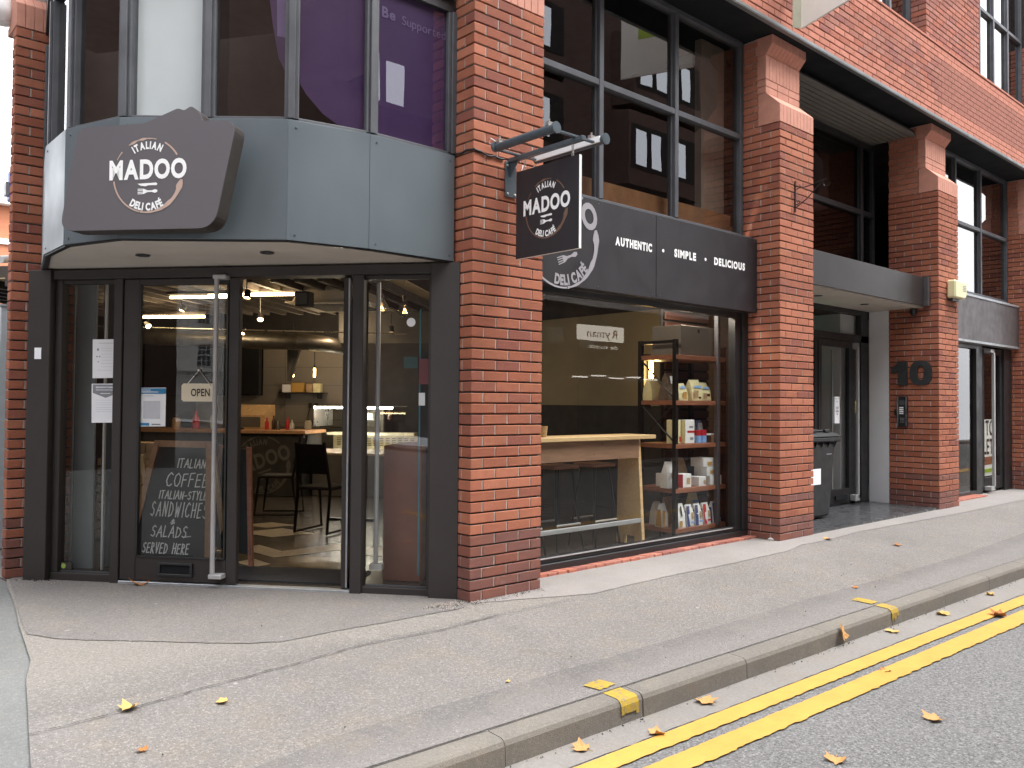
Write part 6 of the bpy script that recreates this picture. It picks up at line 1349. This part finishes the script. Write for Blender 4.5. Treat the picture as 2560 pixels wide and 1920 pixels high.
box_item('cream carton with a red band on the middle shelf', 'food_box', 3.22, 3.37, .60, .67, z, .235, 'pack_white', panels=[('pack_red', .2, .98, .45, .54), ('ink_grey', .4, .85, .66, .74), ('ink_grey', .5, .85, .15, .26)], side='pack_cream')
for x, lb_ in ((3.47, 'left of the two red and blue tins on the middle shelf'), (3.56, 'right of the two red and blue tins on the middle shelf')):
    t = thing('food_tin', lb_, 'tin', (x, .64, z)); m_ = MB(); m_.lathe([(0, .001), (.042, .001), (.042, .08), (0, .08)], (x, .64, z), 16); part('body', m_, 'pack_lightblue', t, smooth=True); m_ = MB(); m_.lathe([(.0432, .075), (.0432, .13), (0, .13)], (x, .64, z), 16); part('cap', m_, 'pack_red', t, smooth=True)
for x, lb_, mt in ((3.65, 'left of the two small dark jars on the middle shelf', 'jar_dark'), (3.735, 'right of the two small jars, the browner one, middle shelf', 'pack_tan')):
    t = thing('food_jar', lb_, 'jar', (x, .64, z)); m_ = MB(); m_.lathe([(0, .001), (.036, .001), (.038, .075), (0, .075)], (x, .64, z), 16); part('glass', m_, mt, t, smooth=True); m_ = MB(); m_.lathe([(.038, .076), (.038, .092), (0, .092)], (x, .64, z), 16); part('lid', m_, 'pack_white', t)
bag_item('thin pale blue packet standing behind the jars on the middle shelf', 3.66, .76, z, .09, .05, .22, 'pack_lightblue', [('pack_white', .1, .9, .5, .9)])
z = SZ[1]
bag_item('silver and red packet at the left end of the fourth shelf down', 2.99+.09, .70, z, .13, .09, .255, 'pack_white', [('pack_red', .6, .95, .05, .7), ('pack_gold', .35, .6, .4, .6)])
box_item('narrow white and red carton beside the upright, fourth shelf down', 'food_box', 3.135, 3.185, .80, .9, z, .13, 'pack_white', panels=[('pack_red', .25, .95, .4, .95)])
box_item('white carton with a red side, fourth shelf down', 'food_box', 3.185, 3.32, .60, .70, z, .135, 'pack_white', panels=[('pack_tan', .4, .85, .25, .7)], side='pack_red')
bag_item('dull tan paper bag at the back of the fourth shelf down', 3.44, .86, z, .2, .1, .27, 'pack_tan')
box_item('small white carton turned side on, lowest at the left of the stacked cakes', 'food_box', 3.45, 3.57, .60, .74, z, .095, 'pack_white', panels=[('pack_tan', .6, .95, .2, .6)])
box_item('bottom white cake box of the leaning stack of three', 'food_box', 3.64, 3.84, .60, .76, z, .095, 'pack_white', panels=[('pack_red', .35, .8, .2, .55)])
box_item('middle white cake box of the leaning stack of three', 'food_box', 3.60, 3.78, .61, .77, z+.096, .092, 'pack_white', panels=[('pack_gold', .3, .75, .2, .6)])
box_item('top white cake box of the leaning stack of three', 'food_box', 3.54, 3.72, .61, .77, z+.189, .09, 'pack_white', panels=[('pack_gold', .35, .8, .15, .55)])
z = SZ[0]
bag_item('gold sided pasta packet at the left end of the bottom shelf', 3.03+.05, .78, z, .09, .09, .23, 'pack_white', [('pack_gold', .0, .5, .05, .7)], side='pack_gold')
bag_item('white pasta packet behind the upright of the bottom shelf', 3.17, .92, z, .1, .09, .23, 'pack_white', [('jar_dark', .2, .9, .05, .3)])
bag_item('white packet with gold foot right of the upright, bottom shelf', 3.17, .64, z, .11, .08, .235, 'pack_white', [('pack_gold', .1, .5, .05, .3), ('ink_dark', .3, .5, .5, .9)])
for k, (x, sc1, lb_) in enumerate([(3.31, 'pack_blue', 'first white and blue flour bag from the upright on the bottom shelf'), (3.45, 'pack_blue', 'second white and blue flour bag, next to the crimson one'), (3.59, 'pack_red', 'crimson sided flour bag on the bottom shelf'), (3.75, 'pack_blue', 'last white and blue flour bag at the right end of the bottom shelf')]):
    bag_item(lb_, x, .64, z, .115, .085, .215, 'pack_white', [(sc1, .0, .42, .02, .95), ('pack_tan', .55, .9, .35, .65), ('pack_lightblue' if k != 2 else 'pack_red', .45, 1, .16, .24)], side=sc1)
bag_item('pale yellow bag standing behind the crimson flour bag', 3.61, .80, z, .15, .08, .30, 'pack_cream', [('pack_lightblue', .2, .9, .66, .76)])
bag_item('dim grey bag at the back of the bottom shelf', 3.35, .9, z, .2, .08, .27, 'pack_tan')
for x, lb_ in ((4.17, 'x'),): pass
m_ = MB(); m_.box(3.3, 3.6, 3.0, 3.02, .03, 2.3)

# ------------------------------------------------------------------ litter and leaves
def leafmesh(seed):
    r_ = random.Random(seed); out = []
    for i, (a, rr) in enumerate([(90, 1.0), (74, .72), (57, .74), (38, .98), (20, .7), (0, .66), (-18, .82), (-40, .6), (-62, .5), (-88, .3), (-118, .5), (-140, .6), (-162, .82), (180, .66), (160, .7), (142, .98), (125, .74), (108, .72)]):
        rr *= r_.uniform(.85, 1.15); out.append((rr*math.cos(R(a)), rr*math.sin(R(a))))
    m_ = MB(); c1, c2, tw = r_.uniform(.6, 1.7), r_.uniform(-.2, .9), r_.uniform(-1, 1)
    f = lambda x, y: (x, y, .05+c1*.35*x*x+c2*.25*y*y+tw*.3*x*y)
    inner = [(x*.5, y*.5) for x, y in out]; n = len(out)
    vs = [f(0, 0)]+[f(*p) for p in inner]+[tuple(Vector(f(*p))+Vector((0, 0, r_.uniform(-.05, .12)))) for p in out]
    fs_3 = [(0, 1+i, 1+(i+1) % n) for i in range(n)]+[(1+i, 1+n+i, 1+n+(i+1) % n, 1+(i+1) % n) for i in range(n)]
    m_.add(vs, fs_3); top = [Vector(v) for v in m_.v]
    b = len(vs); m_.add([tuple(v-Vector((0, 0, .012))) for v in top], [tuple(q[::-1]) for q in fs_3])
    m_.f += [(1+n+i, 1+n+(i+1) % n, b+1+n+(i+1) % n, b+1+n+i) for i in range(n)]; m_.mi += [0]*n
    m_.tube([(0, -.1, .05), (.03, -.45, .03), (-.04, -.8, .08)], .022, 5)
    return m_
def leaf(x, y, z, size, rz, mat, label, tilt=(0, 0), seed=0):
    m_ = leafmesh(seed); me = meshof('leaf', m_, [mat], recalc=False)
    o = bpy.data.objects.new('fallen_leaf', me); COL.objects.link(o); WM[o.name] = I4
    o.location = (x, y, z); o.rotation_euler = (tilt[0], tilt[1], rz); o.scale = (size,)*3; tag(o, label, 'leaf', 'dry leaves on the ground')
RZ = -.235+.012
LV = [(-1.49, 1.97, 'p', .075, .2, 'leaf_b', 'dry leaf lying against the closed door'), (-2.33, -.46, 'p', .055, 2.2, 'leaf_c', 'yellow and brown curled leaf on the crack of the pavement'), (-1.97, -.63, 'p', .035, 1, 'leaf_c', 'yellow leaf alone on open pavement right of the curled one'), (-2.42, -.90, 'p', .025, 0, 'leaf_b', 'tiny brown leaf at the bottom edge of the pavement'),
 (-.757, -1.76, 'r', .055, .4, 'leaf_a', 'leaf with an upturned stalk in the gutter at the near kerb joint'), (-.35, -1.87, 'r', .05, 1.2, 'leaf_a', 'flat leaf touching the inner yellow line at its near end'), (.187, -1.76, 'r', .07, 2.9, 'leaf_a', 'large folded leaf standing in the gutter'), (3.42, -2.15, 'r', .075, .6, 'leaf_b', 'brown leaf lying between the two yellow lines'),
 (3.13, -1.86, 'r', .06, 0, 'leaf_c', 'pale leaf lying in the far gutter near the second yellow mark'), (2.35, -1.81, 'r', .06, 1.7, 'leaf_c', 'yellow leaf in the gutter just before the second yellow mark'), (4.14, -1.85, 'r', .05, .3, 'leaf_c', 'last small leaf in the gutter up the street'), (.859, -2.675, 'r', .06, .8, 'leaf_a', 'leaf lying alone on the dark road at the right'), (.021, -2.576, 'r', .055, 2, 'leaf_a', 'leaf on the road at the bottom edge of the view'), (1.439, -2.169, 'r', .04, 1.1, 'leaf_b', 'small brown leaf on the outer yellow line'),
 (4.53, -.21, 'p', .055, 1, 'leaf_a', 'orange leaf on the pavement below the second pillar'), (4.93, -.74, 'p', .05, .1, 'leaf_b', 'thin brown leaf in the middle of the far pavement'), (-.71, -1.19, 'p', .016, .1, 'leaf_c', 'yellow leaf fragment on the pavement near the kerb mark'), (2.86, -1.30, 'p', .03, .1, 'leaf_b', 'reddish scrap of leaf near the second kerb mark')]
for i, (x, y, s_, sz, rz, mt, lb_) in enumerate(LV):
    leaf(x, y, (gz(y)+.006 if s_ == 'p' else RZ-.008), sz*1.1, rz, mt, lb_, seed=i*3+1)
leaf(1.768, -1.735, -.165, .075, .2, 'leaf_a', 'leaf leaning upright against the kerb face', (R(72), 0), 77)
m_ = MB(); m_.lathe([(0, 0), (.05, .0), (.06, .02), (.03, .045), (0, .04)], (3.96, -.04, .0), 9); m_.lathe([(0, 0), (.035, 0), (.04, .015), (0, .03)], (4.06, -.055, 0), 7)
for i, v in enumerate(m_.v): m_.v[i] = v+Vector((rnd.uniform(-.01, .01), rnd.uniform(-.008, .008), rnd.uniform(-.004, .008)))
m_.v = [v+Vector((-.06, .42, .0)) if v.x < 0 else v for v in m_.v]; m_.v = [Vector((3.99, .33, 0))+(v-Vector((3.99, .33, 0)))*.62 for v in m_.v]; solo('crumpled_tissue', m_, 'cloth_white', 'crumpled white tissue dropped at the foot of the second pillar', 'tissue')
# grit gathered along the foot of the walls
m_ = MB()
for k in range(1500):
    c = rnd.random()
    if c < .45: x = rnd.gauss(-.12, .10); y = .10-abs(rnd.gauss(0, .08)) if x < 0 else -abs(rnd.gauss(.02, .05))
    elif c < .6: x = rnd.uniform(0, .66); y = -abs(rnd.gauss(0, .03))
    elif c < .75: t = rnd.random(); p = B(3.15+rnd.uniform(-.2, .2), -abs(rnd.gauss(.02, .03)), 0); x, y = p.x, p.y
    elif c < .88: x = rnd.uniform(-1.3, 5); y = KY(x)-.01-abs(rnd.gauss(0, .018))
    else: x = rnd.uniform(-2.6, 4); y = rnd.uniform(-1.5, .2) if x > -1 else rnd.uniform(-1.4, 1.2)
    z = (gz(y)+.006) if y > KY(x) else -.229; s_ = rnd.uniform(.002, .0062)
    if x > 0 and y > 0: continue
    if x < 0 and (Vector((x, y))-Vector((0, .17))).dot(Vector((.774, .633))) > -.02: continue
    m_.add([(x-s_, y-s_, z), (x+s_, y-s_*.6, z), (x+s_*.3, y+s_, z), (x, y, z+s_*1.3)], [(0, 1, 2), (0, 1, 3), (1, 2, 3), (2, 0, 3)], rnd.choice([0, 0, 1, 2]))
solo('grit', m_, ['mortar', 'ink_dark', 'tarmac_pale'], kind='stuff', recalc=False)

# ------------------------------------------------------------------ the other side of the streets, seen only as reflections
ob = thing('opposite_building', 'dark brick building with oriel windows across the street, mirrored in the upper glass', 'building', (15, -9.5, 0))
m_ = MB(); m_.box(-9, 34, -14, -9.6, -.2, 12.5); part('wall', m_, 'far_brick_dark', ob); m_ = MB(); m_.box(-9.1, 34.1, -9.75, -9.4, 12.3, 12.7); m_.box(-9, 34, -9.62, -9.45, 3.9, 4.3); part('cornice', m_, 'stone_pale', ob)
m_ = MB()
for x in range(-8, 34, 4): m_.box(x, x+3.4, -9.62, -9.55, .3, 3.6)
part('shopfront', m_, 'window_dark', ob)
for (x0, z0) in ((13.4, 7.7), (13.6, 9.9), (19, 7.7), (19, 9.9), (8, 7.7), (8, 9.9), (1, 7.7), (-5, 7.7), (1, 9.9), (25, 8)):
    m_ = MB(); m_.prism([(x0-.3, -9.6), (x0, -9.0), (x0+3.0, -9.0), (x0+3.4, -9.6)], z0-.5, z0+1.5, 'z'); w_ = part('oriel_window', m_, 'far_brick_dark', ob); m_ = MB(); m_.box(x0+.1, x0+2.9, -9.0, -8.985, z0-.05, z0+1.15); part('frame', m_, 'oriel_dark', w_)
    m_ = MB()
    for k in range(3): xx = x0+.25+k*.62+(.5 if k == 2 else 0); m_.box(xx, xx+.42, -8.985, -8.965, z0+.05, z0+1.0)
    part('pane', m_, 'pane_mirror', w_)
m_ = MB(); m_.box(-45, -25, -60, -13, -.2, 27); cbk = solo('sky_occluder', m_, 'far_brick_dark', 'tall dark block added to hide the sky from the bay window reflections', 'building')  # unseen block added to keep bright sky out of the bay panes
m_ = MB(); m_.box(4.5, 7.4, -9.35, -9.0, 7.2, 9.6); w_ = part('oriel_window', m_, 'oriel_dark', ob); m_ = MB(); m_.box(5.10, 5.31, -8.99, -8.97, 7.28, 8.2); m_.box(5.47, 5.89, -8.99, -8.97, 7.3, 8.1); part('pane', m_, 'pane_mirror', w_)
rs_ = thing('lit_shop_sign', 'white lit shop sign across the street, mirrored in the shop window', 'sign', (12.3, -9, 2.9))
m_ = MB(); m_.box(11.41, 13.13, -9.1, -9.0, 2.94, 3.32); part('panel', m_, 'sign_lit', rs_)
m_ = MB(); put_text(m_, 'Ryman', .30, .0, (12.27, -8.99, 3.02), (-1, 0, 0), Z_, sx=1.35, gap=.1); part('lettering', m_, 'letters_lit', rs_, recalc=False)
m_ = MB(); put_text(m_, 'the stationer', .15, .0, (12.27, -8.99, 2.74), (-1, 0, 0), Z_, sx=1.35, gap=.12); part('lettering', m_, 'sign_lit', rs_, recalc=False)
m_ = MB()
for k, x in enumerate((11.5, 12.2, 12.9, 13.6, 14.3)): m_.box(x, x+.55, -9.3-.0, -9.27, 2.02+.04*(k % 2), 2.05+.04*(k % 2))
solo('strip_lights', m_, 'strip_lit', 'row of lit ceiling strips inside the shop across the street', 'strip lights')
sb = thing('side_street_building', 'dark brick block across the side street, mirrored in the corner glass', 'building', (-14, 10, 0))
m_ = MB(); m_.box(-20, -13, .05, 26, -.2, 13); part('wall', m_, 'far_brick_dark', sb)
for y in (2.5, 6, 9.5, 13):
    for z in (5.3, 8.8):
        m_ = MB(); m_.box(-13.02, -12.9, y, y+1.3, z, z+1.7); w_ = part('window', m_, 'frame_black', sb); m_ = MB(); m_.box(-12.9, -12.88, y+.08, y+.58, z+.08, z+1.62); m_.box(-12.9, -12.88, y+.72, y+1.22, z+.08, z+1.62); part('pane', m_, 'pane_mirror', w_)
th = thing('town_house', 'tall pale stucco town house with an arched sash window, mirrored in the door glass', 'building', (-57.5, -8.6, 0))
HM = Matrix.Translation((-57.5, -8.62, 0)) @ Matrix.Rotation(math.atan2(-2.9, 1.6), 4, 'Z')
m_ = MB(HM); m_.box(-3.0, 6, -6, 0, 3.6, 17); m_.box(-3.0, 6, -6, -.3, 0, 3.6); part('wall', m_, 'stone_pale', th)
m_ = MB(HM); m_.box(-3, 6, 0, .15, 6.05, 6.2); m_.box(-3, 6, 0, .2, 3.45, 3.65); m_.box(-3, 6, 0, .2, 9.2, 9.4); m_.tube([(.0+.85*math.cos(a), .05, 5.55+.55*math.sin(a)) for a in [k*math.pi/8 for k in range(9)]], .07, 6); part('moulding', m_, 'stone_pale', th)
for x in (-.45, 2.6):
    for z in (3.85, 6.8, 10):
        m_ = MB(HM); m_.box(x, x+.95, -.01, .02, z, z+1.5); w_ = part('sash_window', m_, 'window_dark', th); m_ = MB(HM)
        for k in range(4): m_.box(x+.95*k/3-.02, x+.95*k/3+.02, .02, .05, z, z+1.5)
        for k in range(5): m_.box(x, x+.95, .02, .052, z+1.5*k/4-.02, z+1.5*k/4+.02)
        part('glazing_bars', m_, 'sign_white', w_)
